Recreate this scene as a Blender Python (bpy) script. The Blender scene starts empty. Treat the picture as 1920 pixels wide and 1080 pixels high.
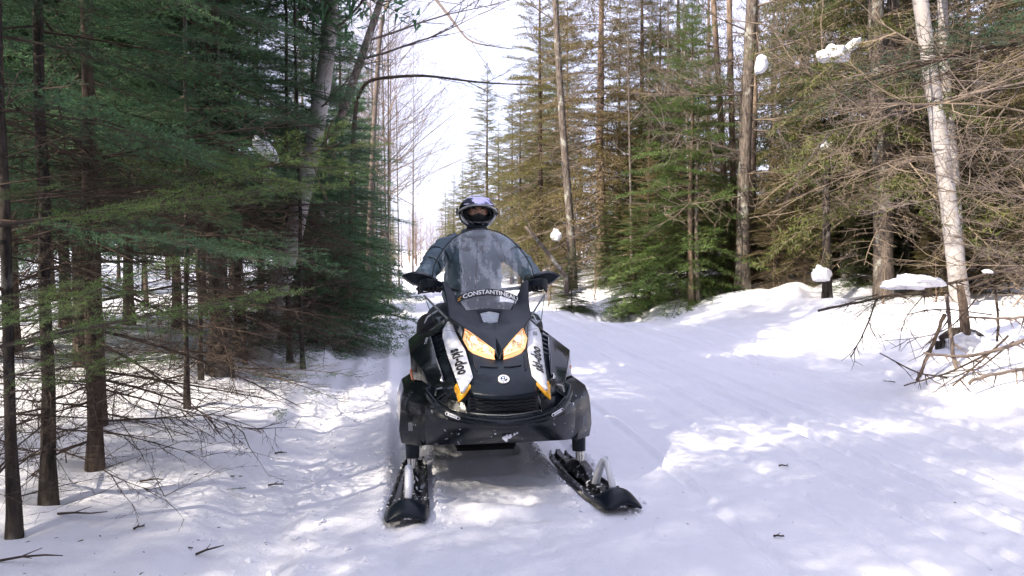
import bpy, bmesh, math, random
import numpy as np
from mathutils import Vector, Matrix, Euler

C = bpy.context.scene.collection
SC = bpy.context.scene
R = math.radians
rnd = random.Random(7)

# ------------------------------------------------------------------ camera
EYE = 1.38
F_PX = 1400.0
PITCH = math.atan(70 / F_PX)
cam_d = bpy.data.cameras.new('camera')
cam_d.sensor_width = 36.0
cam_d.lens = 36.0 * F_PX / 1920.0
cam_d.clip_start = 0.05
cam_d.clip_end = 1500
cam_d.dof.use_dof = True
cam_d.dof.focus_distance = 4.6
cam_d.dof.aperture_fstop = 7.0
cam = bpy.data.objects.new('camera', cam_d)
C.objects.link(cam)
cam.location = (0, 0, EYE)
cam.rotation_euler = (math.pi / 2 - PITCH, 0, 0)
SC.camera = cam

# ------------------------------------------------------------------ sky, sun, exposure
SUN_AZ = (-0.82, -0.57)            # horizontal direction towards the sun
SUN_EL = R(38)
world = bpy.data.worlds.new('World')
SC.world = world
world.use_nodes = True
wn = world.node_tree
bg = wn.nodes['Background']
sky = wn.nodes.new('ShaderNodeTexSky')
sky.sky_type = 'NISHITA'
sky.sun_disc = False
sky.sun_elevation = SUN_EL
sky.sun_rotation = math.atan2(SUN_AZ[0], SUN_AZ[1])
sky.air_density = 1.0
sky.dust_density = 3.0
sky.ozone_density = 1.0
# thin bright cloud veil over the blue
tcw = wn.nodes.new('ShaderNodeTexCoord')
ncl = wn.nodes.new('ShaderNodeTexNoise')
ncl.inputs['Scale'].default_value = 2.2
ncl.inputs['Detail'].default_value = 6
wn.links.new(tcw.outputs['Generated'], ncl.inputs['Vector'])
rcl = wn.nodes.new('ShaderNodeValToRGB')
rcl.color_ramp.elements[0].position = 0.30
rcl.color_ramp.elements[0].color = (0.55, 0.55, 0.55, 1)
rcl.color_ramp.elements[1].position = 0.62
rcl.color_ramp.elements[1].color = (0.92, 0.92, 0.92, 1)
wn.links.new(ncl.outputs[0], rcl.inputs[0])
mcl = wn.nodes.new('ShaderNodeMix')
mcl.data_type = 'RGBA'
wn.links.new(rcl.outputs[0], mcl.inputs[0])
wn.links.new(sky.outputs[0], mcl.inputs[6])
mcl.inputs[7].default_value = (4.15, 4.15, 5.55, 1)
wn.links.new(mcl.outputs[2], bg.inputs[0])
bg.inputs[1].default_value = 0.15
sun_d = bpy.data.lights.new('sun', 'SUN')
sun_d.energy = 3.8
sun_d.angle = R(0.55)
sun_d.color = (1.0, 0.90, 0.76)
sun = bpy.data.objects.new('sun', sun_d)
C.objects.link(sun)
sd = Vector((SUN_AZ[0] * math.cos(SUN_EL), SUN_AZ[1] * math.cos(SUN_EL), math.sin(SUN_EL)))
sun.rotation_euler = (-sd).to_track_quat('-Z', 'Y').to_euler()
sun.location = (-8, -5, 20)
SC.view_settings.view_transform = 'Standard'
SC.view_settings.look = 'None'
SC.view_settings.gamma = 1.0
SC.view_settings.use_curve_mapping = False
SC.view_settings.exposure = 1.30
SC.cycles.max_bounces = 8
SC.cycles.transparent_max_bounces = 16
SC.cycles.caustics_reflective = False
SC.cycles.caustics_refractive = False


# ------------------------------------------------------------------ helpers
def ray(px, py):
    c, s = math.cos(PITCH), math.sin(PITCH)
    d = np.array([0, c, -s]) + np.array([1, 0, 0]) * (px - 960) / F_PX - np.array([0, s, c]) * (py - 540) / F_PX
    return d


def at(px, py, Y):
    d = ray(px, py)
    p = np.array([0, 0, EYE]) + d * (Y / d[1])
    return Vector(p)


def put(name, me, parent=None, mats=(), loc=None):
    o = bpy.data.objects.new(name, me)
    C.objects.link(o)
    for m in mats:
        me.materials.append(m)
    if parent is not None:
        o.parent = parent
    if loc is not None:
        o.location = loc
    return o


def tag(o, label, cat, group=None):
    o['label'] = label
    o['category'] = cat
    if group:
        o['group'] = group
    return o


def kind(o, k, label=None):
    o['kind'] = k
    if label:
        o['label'] = label
    return o


def empty(name, loc=(0, 0, 0), rz=0.0):
    o = bpy.data.objects.new(name, None)
    o.empty_display_size = 0.2
    C.objects.link(o)
    o.location = loc
    o.rotation_euler = (0, 0, rz)
    return o


def np_mesh(name, V, T, mi=None, smooth=False):
    """triangles or quads from numpy arrays"""
    V = np.asarray(V, np.float32)
    T = np.asarray(T, np.int32)
    k = T.shape[1]
    me = bpy.data.meshes.new(name)
    me.vertices.add(len(V))
    me.vertices.foreach_set('co', V.ravel())
    me.loops.add(T.size)
    me.loops.foreach_set('vertex_index', T.ravel())
    me.polygons.add(len(T))
    me.polygons.foreach_set('loop_start', np.arange(0, T.size, k, dtype=np.int32))
    me.polygons.foreach_set('loop_total', np.full(len(T), k, np.int32))
    if mi is not None:
        me.polygons.foreach_set('material_index', np.asarray(mi, np.int32))
    me.polygons.foreach_set('use_smooth', np.full(len(T), smooth))
    me.update(calc_edges=True)
    return me


class MB:
    def __init__(s):
        s.v, s.f, s.m = [], [], []

    def add(s, vs, fs, mi=0):
        b = len(s.v)
        s.v += [tuple(v) for v in vs]
        s.f += [tuple(i + b for i in f) for f in fs]
        s.m += [mi] * len(fs)
        return s

    def box(s, c, d, mi=0, rot=None):
        hx, hy, hz = d[0] / 2, d[1] / 2, d[2] / 2
        vs = [Vector((x * hx, y * hy, z * hz)) for x in (-1, 1) for y in (-1, 1) for z in (-1, 1)]
        if rot is not None:
            M = Euler(rot).to_matrix()
            vs = [M @ v for v in vs]
        vs = [v + Vector(c) for v in vs]
        return s.add(vs, [(0, 1, 3, 2), (4, 6, 7, 5), (0, 4, 5, 1), (2, 3, 7, 6), (0, 2, 6, 4), (1, 5, 7, 3)], mi)

    def tube(s, pts, rad, n=8, mi=0, cap=True, flat=1.0, up=(0, 0, 1)):
        pts = [Vector(p) for p in pts]
        if not hasattr(rad, '__len__'):
            rad = [rad] * len(pts)
        vs, fs = [], []
        for i, p in enumerate(pts):
            a = pts[max(i - 1, 0)]
            b = pts[min(i + 1, len(pts) - 1)]
            t = (b - a)
            t = t.normalized() if t.length > 1e-9 else Vector((0, 0, 1))
            u = Vector(up)
            if abs(t.dot(u)) > 0.95:
                u = Vector((1, 0, 0)) if abs(t.x) < 0.9 else Vector((0, 1, 0))
            x = t.cross(u).normalized()
            y = x.cross(t).normalized()
            for k in range(n):
                q = 2 * math.pi * k / n
                vs.append(p + x * math.cos(q) * rad[i] * flat + y * math.sin(q) * rad[i])
        for i in range(len(pts) - 1):
            for k in range(n):
                fs.append((i * n + k, i * n + (k + 1) % n, (i + 1) * n + (k + 1) % n, (i + 1) * n + k))
        if cap:
            fs.append(tuple(range(n - 1, -1, -1)))
            e = (len(pts) - 1) * n
            fs.append(tuple(e + k for k in range(n)))
        return s.add(vs, fs, mi)

    def grid(s, rows, mi=0):
        n = len(rows[0])
        vs = [p for r in rows for p in r]
        fs = [(i * n + j, i * n + j + 1, (i + 1) * n + j + 1, (i + 1) * n + j) for i in range(len(rows) - 1) for j in range(n - 1)]
        return s.add(vs, fs, mi)

    def build(s, name, mats, parent=None, smooth=None, solid=0.0, off=0.0, bevel=0.0, sub=0, seg=2, normals=True):
        me = bpy.data.meshes.new(name)
        me.from_pydata(s.v, [], s.f)
        me.polygons.foreach_set('material_index', s.m)
        if normals:
            bm = bmesh.new()
            bm.from_mesh(me)
            bmesh.ops.recalc_face_normals(bm, faces=bm.faces)
            bm.to_mesh(me)
            bm.free()
        if smooth is not None:
            me.polygons.foreach_set('use_smooth', [True] * len(me.polygons))
            if smooth < 179:
                me.set_sharp_from_angle(angle=R(smooth))
        o = put(name, me, parent, mats if isinstance(mats, (list, tuple)) else [mats])
        if solid:
            m = o.modifiers.new('solid', 'SOLIDIFY')
            m.thickness = solid
            m.offset = off
        if bevel:
            m = o.modifiers.new('bevel', 'BEVEL')
            m.width = bevel
            m.segments = seg
            m.limit_method = 'ANGLE'
            m.angle_limit = R(28)
        if sub:
            m = o.modifiers.new('sub', 'SUBSURF')
            m.levels = m.render_levels = sub
        return o


# ------------------------------------------------------------------ materials
def nodes(name):
    m = bpy.data.materials.new(name)
    m.use_nodes = True
    nt = m.node_tree
    return m, nt, nt.nodes['Principled BSDF'], nt.nodes['Material Output']


def L(nt, a, b):
    nt.links.new(a, b)


def ramp(nt, fac, stops):
    r = nt.nodes.new('ShaderNodeValToRGB')
    while len(r.color_ramp.elements) < len(stops):
        r.color_ramp.elements.new(0.5)
    for e, (p, c) in zip(r.color_ramp.elements, stops):
        e.position = p
        e.color = (*c, 1) if len(c) == 3 else c
    L(nt, fac, r.inputs[0])
    return r.outputs[0]


def tex(nt, kindname='NOISE', scale=5.0, coord='Object', detail=4.0, stretch=None, rough=0.55):
    tc = nt.nodes.new('ShaderNodeTexCoord')
    vec = tc.outputs[coord]
    if stretch:
        mp = nt.nodes.new('ShaderNodeMapping')
        mp.inputs['Scale'].default_value = stretch
        L(nt, vec, mp.inputs[0])
        vec = mp.outputs[0]
    t = nt.nodes.new('ShaderNodeTexNoise' if kindname == 'NOISE' else 'ShaderNodeTexVoronoi')
    t.inputs['Scale'].default_value = scale
    if kindname == 'NOISE':
        t.inputs['Detail'].default_value = detail
        t.inputs['Roughness'].default_value = rough
    L(nt, vec, t.inputs['Vector'])
    return t.outputs[0]


def bump(nt, h, bsdf, strength=0.3, dist=0.01, prev=None):
    b = nt.nodes.new('ShaderNodeBump')
    b.inputs['Strength'].default_value = strength
    b.inputs['Distance'].default_value = dist
    L(nt, h, b.inputs['Height'])
    if prev is not None:
        L(nt, prev, b.inputs['Normal'])
    if bsdf is not None:
        L(nt, b.outputs[0], bsdf.inputs['Normal'])
    return b.outputs[0]


def pbr(name, col, rough=0.5, metal=0.0, var=0.15, scale=12.0, bmp=0.0, bscale=60.0, coat=0.0, bdist=0.004, spec=0.5, rvar=0.0):
    m, nt, b, _ = nodes(name)
    n = tex(nt, 'NOISE', scale)
    lo = tuple(max(0, c * (1 - var)) for c in col)
    hi = tuple(min(1, c * (1 + var)) for c in col)
    L(nt, ramp(nt, n, [(0.3, lo), (0.7, hi)]), b.inputs['Base Color'])
    b.inputs['Roughness'].default_value = rough
    b.inputs['Metallic'].default_value = metal
    b.inputs['Coat Weight'].default_value = coat
    b.inputs['Coat Roughness'].default_value = 0.06
    b.inputs['Specular IOR Level'].default_value = spec
    if rvar:
        L(nt, ramp(nt, tex(nt, 'NOISE', scale * 2.3), [(0.3, (rough - rvar,) * 3), (0.7, (rough + rvar,) * 3)]), b.inputs['Roughness'])
    if bmp:
        bump(nt, tex(nt, 'NOISE', bscale), b, bmp, bdist)
    return m


def needle_mat(name, cols, trans=0.3, rough=0.55):
    """cols: dark, mid, light foliage colours mixed by tree and by a noise over the crown"""
    m, nt, b, out = nodes(name)
    oi = nt.nodes.new('ShaderNodeObjectInfo')
    n = tex(nt, 'NOISE', 3.1, 'Object', 3)
    n2 = tex(nt, 'NOISE', 23.0, 'Object', 2)
    a = nt.nodes.new('ShaderNodeMath'); a.operation = 'MULTIPLY_ADD'
    L(nt, oi.outputs['Random'], a.inputs[0]); a.inputs[1].default_value = 0.35
    L(nt, n, a.inputs[2])
    a2 = nt.nodes.new('ShaderNodeMath'); a2.operation = 'MULTIPLY_ADD'
    L(nt, n2, a2.inputs[0]); a2.inputs[1].default_value = 0.5
    L(nt, a.outputs[0], a2.inputs[2])
    a3 = nt.nodes.new('ShaderNodeMath'); a3.operation = 'MULTIPLY'
    L(nt, a2.outputs[0], a3.inputs[0]); a3.inputs[1].default_value = 0.6
    c = ramp(nt, a3.outputs[0], [(0.40, cols[0]), (0.56, cols[1]), (0.72, cols[2])])
    L(nt, c, b.inputs['Base Color'])
    b.inputs['Roughness'].default_value = rough
    b.inputs['Specular IOR Level'].default_value = 0.35
    t = nt.nodes.new('ShaderNodeBsdfTranslucent')
    L(nt, c, t.inputs['Color'])
    mx = nt.nodes.new('ShaderNodeMixShader')
    mx.inputs[0].default_value = trans
    L(nt, b.outputs[0], mx.inputs[1]); L(nt, t.outputs[0], mx.inputs[2])
    L(nt, mx.outputs[0], out.inputs['Surface'])
    return m


M = {}
M['fir'] = needle_mat('fir_needles', [(0.050, 0.112, 0.062), (0.098, 0.200, 0.104), (0.17, 0.30, 0.135)], 0.5)
M['firbright'] = needle_mat('young_fir_needles', [(0.11, 0.175, 0.05), (0.18, 0.275, 0.075), (0.28, 0.38, 0.115)], 0.4)
M['firsunlit'] = needle_mat('sun_brightened_fir_needles', [(0.12, 0.19, 0.05), (0.20, 0.30, 0.08), (0.30, 0.40, 0.12)], 0.45)  # brighter copy of the fir needles, sunlight put into the colour
M['gold'] = needle_mat('olive_needles', [(0.080, 0.105, 0.028), (0.150, 0.165, 0.042), (0.25, 0.215, 0.075)])
M['firmid'] = needle_mat('mid_green_needles', [(0.050, 0.088, 0.030), (0.095, 0.150, 0.045), (0.165, 0.22, 0.07)], 0.4)
M['rust'] = needle_mat('dry_needles', [(0.115, 0.095, 0.038), (0.19, 0.155, 0.058), (0.27, 0.21, 0.085)])


def bark_mat(name, dark, light, patch=None, stretch=(1, 1, 0.22), scale=26, bs=0.9):
    m, nt, b, _ = nodes(name)
    n = tex(nt, 'NOISE', scale, 'Object', 6, stretch, 0.65)
    c = ramp(nt, n, [(0.36, dark), (0.62, light)])
    if patch is not None:
        p = tex(nt, 'NOISE', 5.0, 'Object', 5, (1, 1, 0.6), 0.6)
        f = ramp(nt, p, [(0.56, (0, 0, 0)), (0.63, (1, 1, 1))])
        mx = nt.nodes.new('ShaderNodeMix'); mx.data_type = 'RGBA'
        L(nt, f, mx.inputs[0]); L(nt, c, mx.inputs[6]); mx.inputs[7].default_value = (*patch, 1)
        c = mx.outputs[2]
    L(nt, c, b.inputs['Base Color'])
    b.inputs['Roughness'].default_value = 0.9
    b.inputs['Specular IOR Level'].default_value = 0.2
    bump(nt, n, b, bs, 0.02)
    return m


M['bark'] = bark_mat('spruce_bark', (0.035, 0.026, 0.022), (0.15, 0.11, 0.085))
M['barklichen'] = bark_mat('lichened_bark', (0.06, 0.050, 0.043), (0.20, 0.162, 0.132), (0.30, 0.29, 0.25))
M['barktan'] = bark_mat('tan_bark', (0.11, 0.078, 0.055), (0.30, 0.22, 0.16))
M['barkblack'] = bark_mat('black_shaded_bark', (0.018, 0.015, 0.014), (0.075, 0.06, 0.05), (0.15, 0.14, 0.12))  # near black; on the left trunks it puts backlit shade into the colour
M['twig'] = pbr('dead_twig', (0.075, 0.055, 0.042), 0.85, 0, 0.4, 9, spec=0.2)
M['twigtan'] = pbr('tan_dead_twig', (0.225, 0.175, 0.128), 0.85, 0, 0.35, 9, spec=0.2)
M['twiggrey'] = pbr('grey_twig', (0.17, 0.135, 0.115), 0.85, 0, 0.35, 9, spec=0.2)


def birch_mat():
    m, nt, b, _ = nodes('birch_bark')
    n = tex(nt, 'NOISE', 3.4, 'Object', 5, (1, 1, 4.0), 0.62)
    f = ramp(nt, n, [(0.58, (0, 0, 0)), (0.66, (1, 1, 1))])
    n2 = tex(nt, 'NOISE', 2.4, 'Object', 4)
    c0 = ramp(nt, n2, [(0.3, (0.25, 0.22, 0.20)), (0.65, (0.43, 0.405, 0.39))])
    mx = nt.nodes.new('ShaderNodeMix'); mx.data_type = 'RGBA'
    L(nt, f, mx.inputs[0]); L(nt, c0, mx.inputs[6]); mx.inputs[7].default_value = (0.07, 0.055, 0.05, 1)
    L(nt, mx.outputs[2], b.inputs['Base Color'])
    b.inputs['Roughness'].default_value = 0.75
    bump(nt, n, b, 0.4, 0.01)
    return m


M['birch'] = birch_mat()


def snow_mat(name, fine=1.0):
    m, nt, b, _ = nodes(name)
    n1 = tex(nt, 'NOISE', 1.3, 'Object', 5)
    c = ramp(nt, n1, [(0.3, (0.80, 0.80, 0.845)), (0.7, (0.86, 0.855, 0.89))])
    L(nt, c, b.inputs['Base Color'])
    b.inputs['Roughness'].default_value = 0.55
    b.inputs['Specular IOR Level'].default_value = 0.25
    b.inputs['Sheen Weight'].default_value = 0.05
    h1 = bump(nt, tex(nt, 'NOISE', 9, 'Object', 6, None, 0.6), None, 0.5 * fine, 0.03)
    h2 = bump(nt, tex(nt, 'NOISE', 70, 'Object', 5, None, 0.65), b, 0.5 * fine, 0.010, h1)
    return m


M['snow'] = snow_mat('snow')
M['snowclump'] = snow_mat('snow_clump', 0.6)

# ------------------------------------------------------------------ terrain
_tab = np.random.RandomState(3).rand(256, 256).astype(np.float32)


def vn(x, y, sc, seed=0):
    x = np.asarray(x, float) * sc + seed * 17.3
    y = np.asarray(y, float) * sc + seed * 7.9
    xi, yi = np.floor(x).astype(int), np.floor(y).astype(int)
    fx, fy = x - xi, y - yi
    fx = fx * fx * fx * (fx * (fx * 6 - 15) + 10)
    fy = fy * fy * fy * (fy * (fy * 6 - 15) + 10)
    g = lambda a, b: _tab[a & 255, b & 255]
    return (g(xi, yi) * (1 - fx) + g(xi + 1, yi) * fx) * (1 - fy) + (g(xi, yi + 1) * (1 - fx) + g(xi + 1, yi + 1) * fx) * fy - 0.5


def fbm(x, y, sc, oct=4, seed=0, gain=0.5):
    a, t = 1.0, 0
    for i in range(oct):
        t = t + a * vn(x, y, sc * 2 ** i, seed + i)
        a *= gain
    return t


def ss(a, b, x):
    t = np.clip((np.asarray(x, float) - a) / (b - a), 0, 1)
    return t * t * (3 - 2 * t)


def trail_c(y):
    y = np.asarray(y, float)
    return 2.0 - 0.145 * y


MOUNDS = [  # x, y, radius, height
    (5.35, 14.3, 0.5, 0.24), (3.6, 21.5, 2.4, 0.55), (2.6, 25.5, 2.4, 0.50), (2.35, 19.6, 1.0, 0.22), (6.5, 18.5, 1.6, 0.25), (4.2, 15.2, 0.9, 0.18), (4.9, 17.6, 1.2, 0.25), (7.2, 15.5, 1.0, 0.3),
    (4.75, 7.9, 0.55, 0.18), (6.0, 9.2, 1.0, 0.22), (-2.75, 5.9, 0.7, 0.10), (-3.5, 7.6, 0.8, 0.16), (-5.2, 9.0, 1.4, 0.2),
    (-4.4, 6.0, 0.9, 0.14), (-2.2, 4.6, 0.55, 0.07),
]


def ground_z(x, y):
    x = np.asarray(x, float)
    y = np.asarray(y, float)
    u = x - trail_c(y)
    edge = 0.07 * fbm(x * 0.3, y, 0.8, 3, 5) + 0.03 * vn(x * 0, y, 4.0, 8)
    ul = -2.86 - u + edge
    ur = u - 2.75 + 0.5 * vn(x * 0, y, 0.35, 4)
    z = 0.07 * ss(0.0, 0.20, ul) + 0.13 * ss(0.10, 1.3, ul) + 0.10 * ss(1.2, 3.5, ul)
    z = z + 0.015 * ss(0.02, 0.2, ul) * (1 - ss(0.2, 0.7, ul))
    z = z + 0.22 * ss(0.0, 1.3, ur) + 0.30 * ss(1.0, 3.2, ur)
    off = np.maximum(ss(0.3, 2.4, ul), ss(0.2, 1.5, ur))
    z = z + off * (0.16 * fbm(x, y, 0.55, 4, 1) + (0.03 + 0.03 * ss(0, 1, ur)) * fbm(x, y, 2.2, 3, 2) + 0.22 * ss(1.6, 3.0, ur) * np.maximum(0, fbm(x, y, 1.3, 2, 51)))
    on = 1 - off
    z = z + on * (0.015 * fbm(x, y * 0.3, 0.6, 3, 12) + 0.007 * fbm(x, y * 0.6, 5.0, 4, 13) + 0.006 * fbm(x, y, 16.0, 3, 14))
    # sled tracks and grooves that run along the trail
    for (uc, wd, dp) in ((-2.35, 0.10, 0.007), (-2.05, 0.05, 0.005), (1.02, 0.03, 0.018), (1.16, 0.022, 0.012), (1.95, 0.05, 0.014),
                         (2.45, 0.035, 0.022), (0.62, 0.025, 0.012), (0.74, 0.02, 0.010), (1.48, 0.022, 0.012), (1.62, 0.02, 0.010), (2.2, 0.02, 0.010), (-0.35, 0.025, 0.010), (2.62, 0.03, 0.015), (0.25, 0.04, 0.008), (3.15, 0.025, 0.02), (-1.35, 0.05, 0.004)):
        w = uc + 0.06 * vn(x * 0, y, 0.3, int(uc * 10) + 40)
        z = z - 2.4 * dp * np.exp(-((u - w) / wd) ** 2) + 1.3 * dp * np.exp(-((u - w - 1.9 * wd) / wd) ** 2)
    # churned snow beside the left bank, and the lugged track of an earlier pass
    z = z + 0.045 * fbm(x, y * 0.4, 5.0, 5, 21, 0.62) * np.exp(-((u + 2.52) / 0.13) ** 2) - 0.045 * np.exp(-((u + 2.64) / 0.10) ** 2)
    lug = np.exp(-((u + 1.48) / 0.26) ** 4)
    z = z + lug * (0.022 * np.sin(y * 21 + 3 * vn(x, y, 2.0, 30)) * (0.4 + fbm(x, y, 3.0, 2, 31)) + 0.016 * fbm(x, y * 1.6, 3.4, 3, 33))
    # the machine's own skis and track press into the snow, with low berms beside them
    ca_, sa_ = math.cos(R(9)), math.sin(R(9))
    lx = (x + .021) * ca_ + (y - 3.97) * sa_
    ly = -(x + .021) * sa_ + (y - 3.97) * ca_
    for sgn in (-1, 1):
        d_ = np.abs(lx - .506 * sgn - np.where(ly < .4, (ly - .4) * (.07 if sgn < 0 else -.13), 0))
        al = ss(-.20, -.02, ly)
        z = z - al * .030 * (1 - ss(.085, .125, d_)) + al * .022 * np.exp(-((d_ - .155) / .035) ** 2) * (1 + 0.8 * vn(x, y, 22, 61))
    z = z - ss(.9, 1.1, ly) * .03 * (1 - ss(.2, .25, np.abs(lx)))
    for (px_, Y_) in ((8, 3.25), (76, 3.62), (166, 4.15), (347, 5.6), (374, 6.7), (408, 7.0), (446, 8.0)):
        tx_, ty_ = (px_ - 960) / F_PX * Y_, Y_
        q_ = np.sqrt((x - tx_) ** 2 + (y - ty_) ** 2)
        z = z - .05 * np.exp(-(q_ / .10) ** 2) + .018 * np.exp(-((q_ - .24) / .08) ** 2)
    for (mx, my, r, h) in MOUNDS:
        z = z + h * np.exp(-(((x - mx) ** 2 + (y - my) ** 2) / (r * r)))
    # hollow under the young fir on the right
    z = z - 0.30 * np.exp(-(((x - 2.35) / 0.8) ** 2 + ((y - 16.6) / 1.5) ** 2))
    # far rise: the trail climbs slightly and the woods floor rolls
    z = z + 0.9 * ss(35, 120, y)
    return z


def gz(x, y):
    return float(ground_z(np.array([x]), np.array([y]))[0])


def axis(segs):
    out = [segs[0][0]]
    for a, b, s0, s1 in segs:
        p, s = a, s0
        n = max(2, int(round(2 * (b - a) / (s0 + s1))))
        t = np.linspace(0, 1, n + 1)[1:]
        w = s0 * t + (s1 - s0) * t * t / 2
        out += list(a + (b - a) * w / w[-1])
    return np.array(out)


gu = axis([(-260, -40, 25, 6), (-40, -8, 4, 0.3), (-8, -4.6, 0.25, 0.05), (-4.6, 4.0, 0.030, 0.030), (4.0, 8, 0.05, 0.12), (8, 40, 0.25, 4), (40, 260, 6, 25)])
gy = axis([(-60, -6, 6, 0.5), (-6, 2.0, 0.5, 0.08), (2.0, 8, 0.026, 0.034), (8, 24, 0.036, 0.16), (24, 90, 0.2, 2.5), (90, 400, 3, 25)])
GU, GY = np.meshgrid(gu, gy)
GX = GU + trail_c(np.minimum(GY, 60))
GZ = ground_z(GX, GY)
V = np.stack([GX, GY, GZ], -1).reshape(-1, 3)
nu, ny = len(gu), len(gy)
i0 = (np.arange(ny - 1)[:, None] * nu + np.arange(nu - 1)[None, :]).ravel()
T = np.stack([i0, i0 + 1, i0 + nu + 1, i0 + nu], 1)
gm = np_mesh('snow_ground', V, T, None, True)
ground = put('snow_ground', gm, None, [M['snow']])
kind(ground, 'structure', 'snow covered forest trail with low banks and tracks')


# ------------------------------------------------------------------ foliage templates
def frame(d):
    d = d / np.linalg.norm(d, axis=-1, keepdims=True)
    up = np.tile(np.array([0, 0, 1.0]), (len(d), 1))
    s = np.cross(d, up)
    s /= np.maximum(np.linalg.norm(s, axis=1, keepdims=True), 1e-6)
    n = np.cross(s, d)
    return d, s, n


def tubes_np(segs, n=3):
    """segs: list of (p0, p1, r0, r1) -> V, T"""
    A = np.array([s[0] for s in segs]); B = np.array([s[1] for s in segs])
    r0 = np.array([s[2] for s in segs]); r1 = np.array([s[3] for s in segs])
    d, s, u = frame(B - A + 1e-9)
    vs = []
    for base, rr in ((A, r0), (B, r1)):
        for k in range(n):
            q = 2 * math.pi * k / n
            vs.append(base + (s * math.cos(q) + u * math.sin(q)) * rr[:, None])
    V = np.stack(vs, 1)                       # (m, 2n, 3)
    m = len(segs)
    f = []
    for k in range(n):
        a, b = k, (k + 1) % n
        f.append((a, b, n + b)); f.append((a, n + b, n + a))
    T = (np.array(f)[None] + (np.arange(m) * 2 * n)[:, None, None]).reshape(-1, 3)
    return V.reshape(-1, 3), T


def bough_np(seed, Lb=1.0, ntw=26, dens=220, nlen=0.02, nwid=0.0022, sub=True, droop=0.12, tl=0.42, flat=0.75, bare=0.0, stem_r=0.008, sides=3, uptip=0.0):
    """one conifer bough along +x. V, T, material index (0 wood, 1 needles)"""
    g = np.random.RandomState(seed)
    def path(t):
        return np.array([Lb * t, Lb * 0.05 * math.sin(3 * t + seed), -droop * Lb * t * t + uptip * Lb * max(0, t - 0.55) ** 2])
    segs, ndl = [], []
    K = 8
    for i in range(K):
        a, b = path(i / K), path((i + 1) / K)
        segs.append((a, b, stem_r * (1 - 0.85 * i / K), stem_r * (1 - 0.85 * (i + 1) / K)))
        if i / K >= max(0.25, bare):
            ndl.append((a, b))
    for j in range(ntw):
        t = 0.10 + 0.90 * (j + g.rand() * 0.8) / ntw
        t = min(t, 0.99)
        p = path(t)
        side = 1 if j % 2 else -1
        ang = R(g.uniform(42, 68)) * side
        l = Lb * (tl * (1 - t) ** 0.75 + 0.09) * g.uniform(0.55, 1.15)
        d = np.array([math.cos(ang), math.sin(ang), g.uniform(-0.22, 0.12)])
        d /= np.linalg.norm(d)
        m = p + d * l * 0.5
        d2 = d + np.array([0.25, 0, g.uniform(-0.12, 0.05)])
        d2 /= np.linalg.norm(d2)
        e = m + d2 * l * 0.5
        rr = stem_r * 0.35 * (0.5 + l)
        segs += [(p, m, rr, rr * 0.7), (m, e, rr * 0.7, rr * 0.3)]
        dead = g.rand() < bare
        if not dead:
            ndl += [(p + (m - p) * 0.25, m), (m, e)]
        if sub and l > 0.10 * Lb:
            ns = int(3 + 9 * l / Lb)
            for q in range(ns):
                tt = 0.22 + 0.72 * (q + g.rand() * 0.6) / ns
                b0 = p + (m - p) * min(1, tt * 2) if tt < 0.5 else m + (e - m) * (tt * 2 - 1)
                s2 = 1 if q % 2 else -1
                a2 = ang + R(g.uniform(35, 60)) * s2
                ll = l * (0.42 * (1 - tt) + 0.12) * g.uniform(0.6, 1.2)
                dd = np.array([math.cos(a2), math.sin(a2), g.uniform(-0.3, 0.1)])
                dd /= np.linalg.norm(dd)
                e2 = b0 + dd * ll
                segs.append((b0, e2, rr * 0.5, rr * 0.25))
                if not dead:
                    ndl.append((b0, e2))
    V1, T1 = tubes_np(segs, sides)
    if not ndl or dens <= 0:
        return V1, T1, np.zeros(len(T1), int)
    A = np.array([a for a, b in ndl]); B = np.array([b for a, b in ndl])
    ln = np.linalg.norm(B - A, axis=1)
    cnt = np.maximum(1, (ln * dens).astype(int))
    idx = np.repeat(np.arange(len(A)), cnt)
    tt = g.rand(len(idx))[:, None]
    P = A[idx] + (B[idx] - A[idx]) * tt
    d, s, n = frame((B - A)[idx])
    ph = g.uniform(0, 2 * math.pi, len(idx))
    sx, sn = np.cos(ph), np.sin(ph) * (1 - flat) + 0.15
    out = s * sx[:, None] + n * sn[:, None]
    out /= np.linalg.norm(out, axis=1, keepdims=True)
    nd = d * g.uniform(0.35, 0.9, (len(idx), 1)) + out
    nd /= np.linalg.norm(nd, axis=1, keepdims=True)
    w = np.cross(nd, np.stack([g.uniform(-.4, .4, len(idx)), g.uniform(-.4, .4, len(idx)), np.ones(len(idx))], 1))
    w /= np.maximum(np.linalg.norm(w, axis=1, keepdims=True), 1e-6)
    nl = nlen * g.uniform(0.65, 1.2, (len(idx), 1))
    V2 = np.stack([P - w * nwid / 2, P + w * nwid / 2, P + nd * nl], 1).reshape(-1, 3)
    T2 = np.arange(len(V2)).reshape(-1, 3) + len(V1)
    return np.concatenate([V1, V2]), np.concatenate([T1, T2]), np.concatenate([np.zeros(len(T1), int), np.ones(len(T2), int)])


def rot_mats(az, el, roll):
    ca, sa, ce, se = math.cos(az), math.sin(az), math.cos(el), math.sin(el)
    Rz = np.array([[ca, -sa, 0], [sa, ca, 0], [0, 0, 1]])
    Ry = np.array([[ce, 0, -se], [0, 1, 0], [se, 0, ce]])
    cr, sr = math.cos(roll), math.sin(roll)
    Rx = np.array([[1, 0, 0], [0, cr, -sr], [0, sr, cr]])
    return Rz @ Ry @ Rx


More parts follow.
